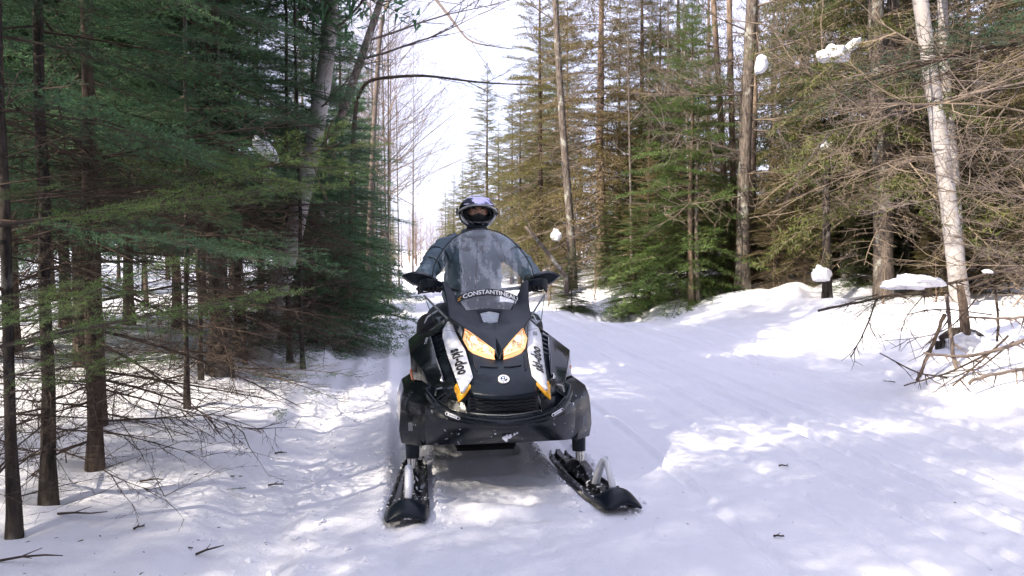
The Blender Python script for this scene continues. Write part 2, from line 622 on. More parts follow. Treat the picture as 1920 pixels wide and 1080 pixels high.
def crown_np(seed, tmpl, H=10.0, z0=1.0, width=1.7, step=0.28, per=5, top_el=38, low_el=-14, bare_low=0.0, tmpl_bare=None, power=0.9, jit=0.25):
    g = np.random.RandomState(seed)
    Vs, Ts, Ms, nb = [], [], [], 0
    z = z0
    a0 = 0
    while z < H - 0.12:
        t = (z - z0) / (H - z0)
        k = max(3, int(round(per * (1 - 0.4 * t) + g.uniform(-1, 1))))
        for q in range(k):
            Lr = width * (1 - t) ** power * g.uniform(1 - jit * 1.6, 1 + jit) + 0.12
            bt = tmpl_bare if (tmpl_bare is not None and g.rand() < bare_low * (1 - t) ** 2) else tmpl
            v, f, m = bt[g.randint(len(bt))]
            el = R(low_el + (top_el - low_el) * t ** 1.3 + g.uniform(-9, 9))
            Mx = rot_mats(a0 + 2 * math.pi * (q + g.uniform(-.3, .3)) / k, el, g.uniform(-.3, .3))
            Vs.append((v * Lr) @ Mx.T + np.array([0, 0, z + g.uniform(-.5, .5) * step]))
            Ts.append(f + nb); Ms.append(m)
            nb += len(v)
        a0 += 1.1
        z += step * (1 - 0.45 * t) * g.uniform(0.8, 1.2)
    # leader
    v, f, m = tmpl[0]
    Mx = rot_mats(0, R(88), 0)
    Vs.append((v * 0.5) @ Mx.T + np.array([0, 0, H - 0.35])); Ts.append(f + nb); Ms.append(m)
    return np.concatenate(Vs), np.concatenate(Ts), np.concatenate(Ms)


# near boughs (single needles)
def bough_mesh(name, seed, mat, **kw):
    v, f, m = bough_np(seed, **kw)
    me = np_mesh(name, v, f, m)
    me.materials.append(M['twiggrey'] if mat in ('gold', 'rust') else M['twig']); me.materials.append(M[mat])
    return me


NEAR = [bough_mesh('bough', 100 + i, 'fir', Lb=1.0, ntw=30, dens=270, nlen=0.023, nwid=0.0034, droop=0.10 + 0.05 * (i % 3), bare=0.05) for i in range(6)]
NEARB = [bough_mesh('bough', 120 + i, 'firsunlit', Lb=1.0, ntw=26, dens=330, nlen=0.021, nwid=0.0024, droop=0.05, stem_r=0.007, tl=0.46) for i in range(3)]
NEARS = [bough_mesh('bough', 140 + i, 'fir', Lb=1.0, ntw=22, dens=200, nlen=0.022, nwid=0.0026, droop=0.16, bare=0.55) for i in range(3)]


def dead_mesh(seed, mat, **kw):
    a = dict(Lb=1.0, ntw=18, dens=0, droop=0.10, tl=0.38, stem_r=0.008, sides=4)
    a.update(kw)
    v, f, m = bough_np(seed, **a)
    me = np_mesh('dead_branch', v, f, m, True)
    me.materials.append(M[mat])
    return me


DEAD = [dead_mesh(200 + i, 'twig', ntw=12 + 3 * (i % 3), droop=0.02 + 0.06 * (i % 3)) for i in range(6)]
DEADT = [dead_mesh(220 + i, 'twigtan', ntw=16 + 4 * (i % 3), droop=0.04 + 0.08 * (i % 3), tl=0.5) for i in range(6)]

def scraggly(seed, mat):
    g = np.random.RandomState(seed)
    segs = []
    def grow(p, d, l, r, lev):
        K = 7 if lev == 0 else 4
        q = p
        for i in range(K):
            d = d + g.uniform(-.22, .22, 3) * (0.6 if lev == 0 else 1.3)
            if lev == 0:
                d = d + np.array([.35, 0, -.02])
            d = d / np.linalg.norm(d)
            e = q + d * l / K
            segs.append((q, e, r * (1 - .8 * i / K), r * (1 - .8 * (i + 1) / K)))
            if lev < 3:
                for _ in range(2 if lev == 0 else 1):
                    nd = d * .7 + g.uniform(-1, 1, 3) * np.array([1, 1, .7])
                    nd = nd / np.linalg.norm(nd)
                    grow(q + (e - q) * g.rand(), nd, l * g.uniform(.22, .5), max(r * .45, .0014), lev + 1)
            q = e
    grow(np.zeros(3), np.array([1., 0, .05]), 1.0, .008, 0)
    v, f = tubes_np(segs, 4)
    me = np_mesh('dead_branch', v, f, None, True)
    me.materials.append(M[mat])
    return me


DEADX = [scraggly(260 + i, 'twigtan' if i % 2 else 'twiggrey') for i in range(5)]
DEAD += [scraggly(270 + i, 'twig') for i in range(5)]

# mid-distance crowns
t_fir = [bough_np(300 + i, 1.0, 22, 62, 0.055, 0.011, True, 0.14, stem_r=0.010) for i in range(4)]
t_spr = [bough_np(320 + i, 1.0, 20, 75, 0.050, 0.010, True, 0.20, flat=0.2, stem_r=0.011, bare=0.18) for i in range(4)]
t_bare = [bough_np(340 + i, 1.0, 16, 8, 0.05, 0.008, True, 0.16, stem_r=0.011, bare=0.85) for i in range(3)]
t_far = [bough_np(360 + i, 1.0, 14, 26, 0.13, 0.030, False, 0.16, flat=0.3, stem_r=0.012, bare=0.08) for i in range(4)]
t_farb = [bough_np(380 + i, 1.0, 12, 6, 0.10, 0.02, False, 0.14, stem_r=0.012, bare=0.7) for i in range(3)]


def crown_mesh(seed, tm, needle, wood, **kw):
    v, f, m = crown_np(seed, tm, **kw)
    me = np_mesh('crown', v, f, m)
    me.materials.append(M[wood]); me.materials.append(M[needle])
    return me


def trunk_mesh(seed, H, r0, mat, lean=(0, 0), wob=0.03, taper=0.85, n=10, flare=1.35, rings=None):
    g = np.random.RandomState(seed)
    pts, rad = [], []
    k = rings or 16
    off = np.array([0.0, 0.0])
    for i in range(k + 1):
        t = i / k
        z = -0.35 + (H + 0.35) * t ** 1.25
        tz = max(0, z) / H
        off = off + g.uniform(-wob, wob, 2) * (1 if i > 1 else 0)
        pts.append((lean[0] * tz * H + off[0], lean[1] * tz * H + off[1], z))
        rad.append(max(0.004, r0 * (1 - taper * tz) * (1 + (flare - 1) * math.exp(-max(z, 0) / (2.2 * r0 + 0.05))) * g.uniform(0.95, 1.05)))
    b = MB().tube(pts, rad, n, 0)
    me = bpy.data.meshes.new('trunk')
    me.from_pydata(b.v, [], b.f)
    me.polygons.foreach_set('use_smooth', [True] * len(me.polygons))
    me.materials.append(M[mat])
    me['axis'] = [c for p in pts for c in p]
    return me, pts, rad


def bare_np(seed, H=9.0, r0=0.06, depth=3, spread=35, first=0.3, nbr=11, curve=0.12, up=0.5):
    """limbs and twigs of a leafless tree (without its trunk)"""
    g = np.random.RandomState(seed)
    segs = []
    def grow(p, d, l, r, lev):
        K = 4 if lev < 2 else 3
        q = p.copy()
        for i in range(K):
            d = d + g.uniform(-curve, curve, 3) + np.array([0, 0, 0.10 * up])
            d = d / np.linalg.norm(d)
            e = q + d * l / K
            ra, rb = r * (1 - 0.75 * i / K), r * (1 - 0.75 * (i + 1) / K)
            segs.append((q, e, ra, rb))
            if lev < depth:
                for _ in range(2 if lev == 1 else 1 + (g.rand() < .5)):
                    a = g.uniform(0, 2 * math.pi)
                    pr = np.cross(d, [math.cos(a), math.sin(a), 0.3])
                    pr /= max(np.linalg.norm(pr), 1e-6)
                    nd = d * math.cos(R(spread)) + pr * math.sin(R(spread))
                    grow(q + (e - q) * g.rand(), nd, l * g.uniform(0.30, 0.55), max(rb * 0.5, 0.0022), lev + 1)
            q = e
    for i in range(nbr):
        t = first + (0.98 - first) * (i + g.rand() * 0.7) / nbr
        a = i * 2.4 + g.uniform(-.5, .5)
        el = R(g.uniform(15, 55))
        d = np.array([math.cos(a) * math.cos(el), math.sin(a) * math.cos(el), math.sin(el)])
        grow(np.array([0, 0, H * t]), d, H * (0.32 * (1 - t) + 0.08) * g.uniform(0.7, 1.2), r0 * (1 - 0.8 * t) * 0.45, 1)
    v, f = tubes_np(segs, 3)
    return v, f


# ------------------------------------------------------------------ placing trees
def near_tree(name, label, x, y, r, H, seed, z_low=1.15, z_high=4.6, lmin=0.8, lmax=1.35, dead=16, nb=4, mat='bark', group=None, dmesh=None, bmesh_=None, step=0.36, lean=(0, 0), dead_l=(0.5, 1.1), crown=True, arc=None):
    g = random.Random(seed)
    base = Vector((x, y, gz(x, y)))
    root = empty(name, base, 0)
    tag(root, label, 'tree', group)
    me, pts, rad = trunk_mesh(seed, H, r, mat, lean, wob=0.012, flare=1.75)
    put('trunk', me, root)
    def tp(z):
        for a, b in zip(pts, pts[1:]):
            if a[2] <= z <= b[2]:
                t = (z - a[2]) / (b[2] - a[2])
                return Vector([a[i] + (b[i] - a[i]) * t for i in range(3)])
        return Vector(pts[-1])
    def branch(nm, mesh, z, az, el, ln):
        o = bpy.data.objects.new(nm, mesh)
        C.objects.link(o)
        o.parent = root
        o.location = tp(z)
        o.rotation_euler = (g.uniform(-.35, .35), -el, az)
        s = ln
        o.scale = (s, s * g.uniform(0.85, 1.15), s)
        return o
    dm = dmesh or DEAD
    for i in range(dead):
        z = 0.18 + (z_low + 0.5 - 0.18) * (i + g.random()) / dead
        branch('dead_branch', g.choice(dm), z, g.uniform(0, 2 * math.pi), R(g.uniform(-22, 18)), g.uniform(*dead_l))
    z = z_low
    a0 = g.uniform(0, 6)
    bmx = bmesh_ or NEAR
    while z < z_high:
        for q in range(nb):
            az = a0 + 2 * math.pi * (q + g.uniform(-.35, .35)) / nb
            if arc is not None and (math.cos(az - arc[0]) > math.cos(arc[1])):
                continue
            branch('bough', g.choice(NEARS) if (z < z_low + 0.5 and g.random() < .3) else g.choice(bmx), z + g.uniform(-.1, .1), az, R(g.uniform(-16, 8)), g.uniform(lmin, lmax))
        a0 += 1.2
        z += step * g.uniform(0.8, 1.2)
    if crown and H > z_high + 0.8:
        cm = g.choice(TOPS)
        s = (H - z_high) / 4.0
        o = bpy.data.objects.new('crown', cm)
        C.objects.link(o)
        o.parent = root
        o.location = tp(z_high)
        o.location.z = z_high - 0.1
        o.rotation_euler = (0, 0, g.uniform(0, 6))
        o.scale = (lmax / 1.3, lmax / 1.3, s)
    return root, tp, branch


TOPS = [crown_mesh(400 + i, t_far, 'fir', 'twig', H=4.0, z0=0.0, width=1.3, step=0.22, per=6) for i in range(2)]

# crowns: (mesh, reference height)
CR = {
    'fir': [crown_mesh(500 + i, t_fir, 'fir', 'twig', H=10, z0=1.0, width=1.65, step=0.30, per=6) for i in range(2)],
    'firlow': [crown_mesh(505 + i, t_fir, 'fir', 'twig', H=9, z0=0.15, width=1.75, step=0.26, per=6) for i in range(2)],
    'young': [crown_mesh(510, t_fir, 'firbright', 'twig', H=6.2, z0=0.25, width=1.55, step=0.22, per=6, power=0.8)],
    'gold': [crown_mesh(520 + i, t_spr, 'gold', 'twigtan', H=13, z0=1.5, width=2.1, step=0.36, per=6, bare_low=0.5, tmpl_bare=t_bare, low_el=-20, power=0.7) for i in range(3)],
    'dry': [crown_mesh(530 + i, t_spr, 'rust', 'twigtan', H=11, z0=0.6, width=1.9, step=0.34, per=6, bare_low=0.9, tmpl_bare=t_bare, low_el=-18, power=0.65) for i in range(2)],
    'farfir': [crown_mesh(540 + i, t_far, 'fir', 'twig', H=11, z0=0.8, width=1.8, step=0.34, per=6) for i in range(3)],
    'fargold': [crown_mesh(550 + i, t_far, 'gold', 'twigtan', H=13, z0=0.8, width=2.0, step=0.38, per=6, bare_low=0.4, tmpl_bare=t_farb, power=0.75) for i in range(3)],
    'bare': [],
}
REFH = {'fir': 10, 'firlow': 9, 'young': 6.2, 'gold': 13, 'dry': 11, 'farfir': 11, 'fargold': 13, 'bare': 9}
for i in range(4):
    v, f = bare_np(600 + i, 9.0, 0.042, 3, nbr=17)
    me = np_mesh('crown', v, f, None, True)
    me.materials.append(M['twiggrey'] if i != 2 else M['twigtan'])
    CR['bare'].append(me)
CR['bush'] = []
REFH['bush'] = 4
for i in range(2):
    v, f = bare_np(640 + i, 4.0, 0.05, 3, nbr=16, first=0.03, up=1.0)
    me = np_mesh('crown', v, f, None, True)
    me.materials.append(M['twigtan'] if i else M['twiggrey'])
    CR['bush'].append(me)
TR = {}


def far_trunk(kindname, mat):
    k = (kindname, mat)
    if k not in TR:
        h = REFH[kindname]
        TR[k] = [trunk_mesh(700 + j, h, 0.0105 * h, mat, wob=0.02, taper=0.93)[0] for j in range(2)]
    return TR[k]


def tree(name, label, x, y, H, kindname, seed, r=None, mat='bark', group=None, cat='tree', cw=1.0, lean=(0, 0), lift=0.0):
    g = random.Random(seed)
    root = empty(name, (x, y, gz(x, y) - 0.03), 0)
    right = x > 0.3 and kindname in ('fir', 'firlow', 'farfir')
    tag(root, label, cat, group)
    s = H / REFH[kindname]
    rz = g.uniform(0, 2 * math.pi)
    tm = g.choice(far_trunk(kindname, mat))
    t = bpy.data.objects.new('trunk', tm)
    C.objects.link(t); t.parent = root
    tr = 0.0105 * REFH[kindname] * s
    fr = (r / tr) if r else g.uniform(0.85, 1.2)
    t.scale = (s * fr, s * fr, s)
    t.rotation_euler = (lean[1], lean[0], rz)
    c = bpy.data.objects.new('crown', g.choice(CR[kindname]))
    C.objects.link(c); c.parent = root
    c.scale = (s * cw, s * cw, s)
    c.location.z = lift
    c.rotation_euler = (lean[1], lean[0], rz + 1)
    if right:
        c.material_slots[1].link = 'OBJECT'
        c.material_slots[1].material = M['firmid']
    return root


# ---- left edge of the trail, close by
def xy(px, Y):
    return (px - 960) / F_PX * Y, Y


LG = 'young firs along the left edge of the trail'
near_list = [
    # label, px, Y, radius, H, z_low, dead
    ('slim fir trunk at the very left edge of the picture', 8, 3.25, 0.026, 6.0, 1.25, 26, 1),
    ('brown fir trunk left of all others that show down to the snow', 76, 3.62, 0.033, 7.5, 1.15, 44, 2),
    ('reddish fir trunk standing just right of the closest tall trunk', 166, 4.15, 0.036, 7.5, 1.15, 48, 3),
    ('thin dark fir sapling between the reddish trunk and the broad trunk', 347, 5.6, 0.021, 5.5, 1.15, 26, 4),
    ('thin stem leaning by the broad dark trunk', 374, 6.7, 0.022, 5.5, 1.1, 20, 5),
    ('dark fir with broad shaggy trunk beside the leaning birch', 408, 7.0, 0.085, 11, 1.3, 44, 6),
    ('straight dark fir trunk between broad trunk and birch', 446, 8.0, 0.045, 9, 1.4, 24, 7),
    ('slim dark fir just right of the leaning birch', 541, 8.3, 0.030, 7, 1.2, 26, 8),
    ('second slim fir right of the leaning birch with needle boughs at its foot', 566, 8.0, 0.025, 6.5, 1.15, 30, 9),
]
for lab, px, Y, r, H, zl, dd, sdd in near_list:
    x, y = xy(px, Y)
    near_tree('fir_tree', lab, x, y, r, H, 800 + sdd, z_low=zl + 0.2, z_high=min(4.4, H - 1.5), lmin=0.65, lmax=1.2, arc=(math.atan2(-y, -x), R(48)), dead=dd, mat='barkblack' if sdd != 3 else 'bark', group=LG, dead_l=(0.4, 0.8) if sdd < 3 else (0.5, 1.25))

# fir just outside the frame whose boughs reach into the picture
x0, y0 = -2.15, 1.75
rt, tp, br = near_tree('fir_tree', 'young fir beyond the left border whose pale green boughs reach into the picture', x0, y0, 0.05, 6.5, 840, z_low=1.6, z_high=3.8, lmin=0.6, lmax=0.95, dead=5, group=LG)


def aim_bough(root, mesh, p0, p1, roll=0.0, name='bough', wid=1.0):
    p0, p1 = Vector(p0), Vector(p1)
    d = p1 - p0
    o = bpy.data.objects.new(name, mesh)
    C.objects.link(o)
    o.parent = root
    xa = d.normalized()
    za = Vector((0, 0, 1))
    ya = za.cross(xa).normalized()
    za = xa.cross(ya)
    Mx = Matrix((xa, ya, za)).transposed() @ Matrix.Rotation(roll, 3, 'X')
    o.rotation_euler = Mx.to_euler()
    o.location = p0 - root.location
    s = d.length
    o.scale = (s, s * wid, s)
    return o


bz = gz(x0, y0)
for (pa, pb, ro, w) in (
        ((-70, 640, 1.72), (352, 468, 1.75), -0.25, 0.55), ((-60, 560, 1.8), (120, 575, 1.55), 0.2, 0.8), ((-100, 400, 1.9), (105, 335, 2.0), 0.3, 0.6),
        ((-90, 670, 2.0), (560, 520, 2.75), -0.2, 0.42), ((-60, 720, 2.2), (330, 655, 2.6), 0.3, 0.4), ((-60, 430, 2.4), (640, 318, 2.9), -0.1, 0.45)):
    aim_bough(rt, rnd.choice(NEARB), at(*pa), at(*pb), ro, 'bough', w)
x0, y0 = xy(470, 4.9)
rt2, _, _ = near_tree('fir_tree', 'fir sapling whose long bough points at the leaning birch in the upper left', -2.75, 4.9, 0.04, 6.5, 841, z_low=1.5, z_high=4.4, lmin=0.7, lmax=1.2, dead=8, group=LG)
def px_limb(parent, name, pts, r0, r1, mat, tw=0, twl=(0.1, 0.35), n=6, seed=0, down=-0.2, needles=0):
    gg = random.Random(seed)
    P = [at(*p) for p in pts]
    fine = []
    for a, b in zip(P, P[1:]):
        for k in range(5):
            fine.append(a.lerp(b, k / 5))
    fine.append(P[-1])
    for _ in range(3):
        fine = [fine[0]] + [(fine[i - 1] + fine[i] * 2 + fine[i + 1]) / 4 for i in range(1, len(fine) - 1)] + [fine[-1]]
    N = len(fine)
    fine = [p - parent.location + Vector((gg.uniform(-1, 1), gg.uniform(-1, 1), gg.uniform(-1, 1))) * r0 * 0.35 for p in fine]
    b = MB().tube(fine, [r0 + (r1 - r0) * i / (N - 1) for i in range(N)], n)
    for k in range(tw):
        i = gg.randint(1, N - 2)
        d = (fine[i + 1] - fine[i]).normalized()
        d = (d * 0.6 + Vector((gg.uniform(-1, 1), gg.uniform(-.8, .8), gg.uniform(-1, .5) + down))).normalized()
        l = gg.uniform(*twl)
        q0 = fine[i]
        q1 = q0 + d * l * .5
        q2 = q1 + (d + Vector((gg.uniform(-.4, .4), gg.uniform(-.4, .4), gg.uniform(-.3, .3)))).normalized() * l * .5
        b.tube([q0, q1, q2], [max(.0035, r1 * .6), .0035, .002], 4, cap=False)
        if gg.random() < .6:
            q3 = q1 + (d + Vector((gg.uniform(-1, 1), gg.uniform(-1, 1), gg.uniform(-1, 1)))).normalized() * l * .4
            b.tube([q1, q3], [.003, .0018], 3, cap=False)
    return b.build(name, M[mat], parent, smooth=180)


px_limb(rt2, 'dead_branch', [(120, 372, 4.9), (330, 345, 4.5), (500, 315, 4.1), (640, 268, 3.9)], .011, .004, 'twig', 5, seed=91)
for (pa, pb, w_) in (((250, 350, 4.6), (420, 372, 4.0), .9), ((330, 345, 4.5), (440, 290, 4.1), .8), ((420, 332, 4.3), (590, 338, 3.8), .9), ((500, 315, 4.1), (560, 240, 3.9), .8), ((520, 310, 4.1), (690, 305, 3.8), .9),
                     ((590, 287, 4.0), (650, 222, 3.85), .8), ((200, 360, 4.7), (300, 300, 4.4), .8), ((600, 282, 4.0), (735, 262, 3.9), .7)):
    aim_bough(rt2, rnd.choice(NEARB), at(*pa), at(*pb), rnd.uniform(-.5, .5), 'bough', w_)
# a low spray of green at the foot of the birch
rt3, _, _ = near_tree('fir_sapling', 'low fir sapling with green sprays spread over the snow at the birch', *xy(455, 7.6), 0.02, 1.3, 842, z_low=0.25, z_high=0.9, lmin=0.5, lmax=0.8, dead=6, group=None, crown=False, step=0.2)
for (pa, pb) in (((470, 690, 7.2), (668, 672, 6.7)), ((480, 700, 6.9), (640, 715, 6.2)), ((560, 640, 8), (690, 590, 8.3)), ((440, 690, 7), (590, 700, 6.4)), ((570, 610, 8.2), (700, 620, 8.0))):
    aim_bough(rt3, rnd.choice(NEARS), at(*pa), at(*pb), rnd.uniform(-.3, .3), 'bough', 0.7)

# ---- leaning birch and other pale trunks on the left
def limb_tree(name, label, pts, r0, r1, mat, cat='tree', group=None, twigs=None, twmat='twiggrey', n=12, seed=1, side=None, taper_pow=1.0, flare=1.3):
    """a tree whose trunk follows given world points"""
    pts = [Vector(p) for p in pts]
    base = pts[0].copy()
    base.z = gz(base.x, base.y)
    root = empty(name, base)
    tag(root, label, cat, group)
    g = random.Random(seed)
    fine, rad = [], []
    K = 8
    for a, b in zip(pts, pts[1:]):
        for k in range(K):
            fine.append(a + (b - a) * (k / K))
    fine.append(pts[-1])
    # smooth the polyline
    for _ in range(6):
        fine = [fine[0]] + [(fine[i - 1] + fine[i] * 2 + fine[i + 1]) / 4 for i in range(1, len(fine) - 1)] + [fine[-1]]
    fine = [fine[0] - Vector((0, 0, 0.4))] + fine
    for i, p in enumerate(fine):
        t = i / (len(fine) - 1)
        rr = r0 + (r1 - r0) * t ** taper_pow
        rad.append(rr * (1 + (flare - 1) * math.exp(-max(0, p.z - base.z) / (2.5 * r0))) * g.uniform(0.96, 1.04))
    MB().tube([p - base for p in fine], rad, n).build('trunk', M[mat], root, smooth=180)
    if twigs:
        def grow(segs, p, d, l, r, lev):
            K = 5 if lev == 0 else 4
            q = Vector(p)
            for i in range(K):
                d = (d + Vector((g.uniform(-.16, .16), g.uniform(-.16, .16), g.uniform(-.10, .18)))).normalized()
                e = q + d * l / K
                segs.append((np.array(q), np.array(e), r * (1 - .8 * i / K), r * (1 - .8 * (i + 1) / K)))
                if lev < 2:
                    for _ in range(1 + (lev == 0)):
                        nd = (d + Vector((g.uniform(-1, 1), g.uniform(-1, 1), g.uniform(-.5, .8))) * 0.75).normalized()
                        grow(segs, q.lerp(e, g.random()), nd, l * g.uniform(.28, .5), max(r * .4, 0.0025), lev + 1)
                q = e
        for (t, d, l, r) in twigs:
            segs = []
            i = int(t * (len(fine) - 1))
            grow(segs, fine[i] - base, Vector(d).normalized(), l, r, 0)
            v, f = tubes_np(segs, 4)
            put('branch', np_mesh('branch', v, f, None, True), root, [M[twmat]])
    return root


ya = 8.1
limb_tree('birch_tree', 'thick white birch leaning right over the snow at the left trail edge',
          [at(478, 690, ya), at(505, 600, ya), at(545, 460, ya + 0.2), at(585, 290, ya + 0.4), at(612, 120, ya + 0.6), at(622, -20, ya + 0.7), at(628, -260, ya + 1)],
          0.125, 0.075, 'birch', seed=11, twigs=[(0.75, (1, 0, .5), 1.6, .02), (0.9, (1, .2, .6), 1.8, .02), (.6, (.6, -.8, .2), 1.2, .015)])
limb_tree('aspen_tree', 'tan slanting aspen leaning to the right above the dark firs',
          [at(575, 520, 11), at(625, 260, 11), at(670, 130, 11.3), at(718, -10, 11.6), at(760, -200, 12)], 0.075, 0.045, 'barklichen', seed=12,
          twigs=[(0.55, (.9, -.1, .1), 1.9, .022), (0.62, (1, 0, .35), 2.2, .02), (.75, (1, .3, .2), 1.5, .016), (.82, (1, -.3, .5), 1.8, .016)])
limb_tree('birch_tree', 'pale birch trunk showing through fir needles at the upper left',
          [at(398, 640, 13), at(402, 400, 13), at(412, 100, 13), at(405, -200, 13)], 0.17, 0.11, 'birch', seed=13, twigs=[(.8, (1, 0, .6), 1.5, .02)])
# long thin limb that crosses the sky gap
limb_tree('maple_sapling', 'bare sapling with one long limb stretching right across the sky gap',
          [at(655, 530, 12.5), at(660, 300, 12.5), at(668, 185, 12.5), at(690, 148, 12.3), at(790, 140, 12), at(900, 155, 11.8), at(1010, 160, 11.6)], 0.05, 0.008, 'twig', seed=14, n=7, flare=1.2,
          twigs=[(0.72, (.5, -.2, -.3), .8, .006), (0.86, (.7, 0, .3), .7, .005), (0.80, (.9, .2, -.5), 1.2, .006)])
limb_tree('maple_sapling', 'bare arching sapling whose twigs fill the top of the sky gap',
          [at(690, 530, 15), at(700, 250, 15), at(715, 20, 15), at(770, -60, 14.8), at(850, 40, 14), at(880, 80, 13.5), at(960, 92, 13)], 0.06, 0.006, 'twiggrey', seed=15, n=7, flare=1.2,
          twigs=[(0.62, (.9, 0, -.2), 1.3, .008), (0.75, (.8, 0, -.5), 1.0, .006), (0.85, (.5, 0, -.8), .9, .005)])

# ---- left row behind: dense firs down to the snow along the trail
row = [(585, 10.3, 6.0, 'firlow', 1.15), (640, 13.0, 6.2, 'firlow', 1.15), (668, 17.0, 6.0, 'firlow', 1.1), (700, 22.0, 5.5, 'firlow', 1.0), (560, 13.5, 6.2, 'firlow', 1.0), (615, 18.0, 7.0, 'firlow', 0.9), (490, 11.5, 5.6, 'fir', 1.3), (420, 10.2, 5.4, 'fir', 1.3), (330, 9.6, 7.5, 'fir', 1.2), (240, 9.0, 8.0, 'fir', 1.2), (120, 8.4, 8.0, 'fir', 1.2), (20, 7.6, 7.5, 'fir', 1.2)]
rl = ['dark fir with sagging boughs just behind the leaning birch', 'full dark fir with skirts near the snow left of the rider', 'dense fir right of the full dark fir',
      'small fir nearest the bare trees at the left trail edge', 'tall fir rising behind the fir with sagging boughs', 'tall fir rising behind the full dark fir', 'fir standing behind the leaning birch to its left', 'fir behind the broad shaggy trunk',
      'fir behind the thin dark sapling', 'fir in the second row between reddish trunk and thin sapling', 'fir in the second row behind the closest tall trunk', 'fir in the second row at the left border']
for i, ((px, Y, H, kd, cw_), lab) in enumerate(zip(row, rl)):
    x, y = xy(px, Y)
    tree('fir_tree', lab, x, y, H, kd, 900 + i, group='firs along the left trail edge further back', cw=cw_, r=.06, lift=0.75 if kd == 'fir' else 0.0)


# landmarks that tell look-alike trees apart
LM_L = [(40, 'at the left border'), (120, 'behind the closest tall trunk'), (250, 'behind the reddish trunk'), (375, 'behind the thin dark sapling'), (445, 'behind the broad shaggy trunk'), (560, 'behind the leaning birch'), (660, 'behind the full dark fir'), (760, 'left of the sky gap')]
LM_R = [(880, 'behind the rider'), (1010, 'between sky gap and slender pale trunk'), (1110, 'behind the slender pale trunk'), (1230, 'left of the bright young fir'), (1340, 'behind the bright young fir'), (1440, 'behind the mottled grey trunk'), (1550, 'left of the black snag'),
        (1620, 'right of the black snag'), (1700, 'behind the brown speckled trunk'), (1800, 'behind the white birch'), (1880, 'right of the white birch'), (2600, 'at the right border')]


def where(x, y, lm, d0, d1):
    px = 960 + F_PX * x / y
    w = next((n for (lim, n) in lm if px < lim), lm[-1][1])
    return w, ('near row' if y < d0 else 'middle rows' if y < d1 else 'far back')


def far_left():
    g = random.Random(5)
    pts = []
    tries = 0
    while len(pts) < 44 and tries < 6000:
        tries += 1
        y = g.uniform(6.5, 46)
        u = -g.uniform(4.6, 4.6 + 5 + y * 0.45)
        x = float(trail_c(y)) + u
        if abs(x / y) > 0.85:
            continue
        if any((x - a) ** 2 + (y - b) ** 2 < (1.25 + 0.02 * y) ** 2 for a, b in pts):
            continue
        pts.append((x, y))
    for i, (x, y) in enumerate(pts):
        near = y < 15
        tree('fir_tree', 'dark fir %s, %s' % where(x, y, LM_L, 14, 26), x, y, g.uniform(6.5, 10.5) if x / y < -0.44 else g.uniform(4.5, 7.0), 'fir' if near else 'farfir', 1000 + i, group='firs in the shaded woods on the left', mat='bark', r=g.uniform(.04, .08), lift=g.uniform(.7, 1.3))


far_left()
# bare trees along the left edge further down the trail
g = random.Random(8)
for i in range(22):
    Y = 17 + i * 2.0 + g.uniform(-.6, .6)
    u = -3.5 - g.uniform(0, 2.4)
    x = float(trail_c(Y)) + u
    tree('bare_tree', ('leafless %s tree along left trail edge, %s' % (['grey', 'brown'][i % 2], ['nearest of the bare row', 'early in the bare row', 'midway along the bare row', 'late in the bare row', 'last of the bare row'][min(4, i // 5)])), x, Y, g.uniform(7.5, 12), 'bare', 1100 + i, group='leafless trees far down the left trail edge', r=g.uniform(.04, .09), mat=g.choice(['barktan', 'barklichen', 'birch']), lean=(g.uniform(-.04, .04), g.uniform(-.03, .03)))
for i in range(20):
    Y = 19 + i * 1.0 + g.uniform(-.5, .5)
    px = g.uniform(688, 775) if i % 2 else g.uniform(690, 735)
    x, y = xy(px, Y)
    tree('bare_tree', 'slender leafless %s tree by the sky gap, %s' % (['grey', 'brown'][i % 2], ['close', 'a little further', 'further on', 'furthest'][i // 5]), x, y, g.uniform(8.5, 12), 'bare', 1130 + i, group='slender leafless trees at the left border of the sky gap', r=g.uniform(.02, .035), mat='barklichen', lean=(g.uniform(-.03, .03), 0))
for i in range(34):
    Y = 44 + 46 * i / 34 + g.uniform(0, 2)
    x = float(trail_c(Y)) + g.uniform(-4.5, 3.5)
    k = ['bush', 'bush', 'bare', 'bush', 'fargold', 'bush'][i % 6]
    nm = {'bush': 'bare_shrub', 'bare': 'bare_tree', 'fargold': 'spruce_tree'}[k]
    side = 'left half' if x < float(trail_c(Y)) - .5 else 'right half'
    dist = 'nearest' if Y < 55 else 'middle' if Y < 70 else 'farthest'
    lb = {'bush': 'pinkish bare brush', 'bare': 'small leafless tree', 'fargold': 'small olive spruce'}[k]
    tree(nm, '%s closing the %s of the trail end, %s rows' % (lb, side, dist), x, Y, g.uniform(3.0, 5.5) if k == 'bush' else g.uniform(4, 6.5), k, 1150 + i, group='brush closing the far end of the trail', r=.05, mat='barktan', cat='shrub' if k == 'bush' else 'tree')
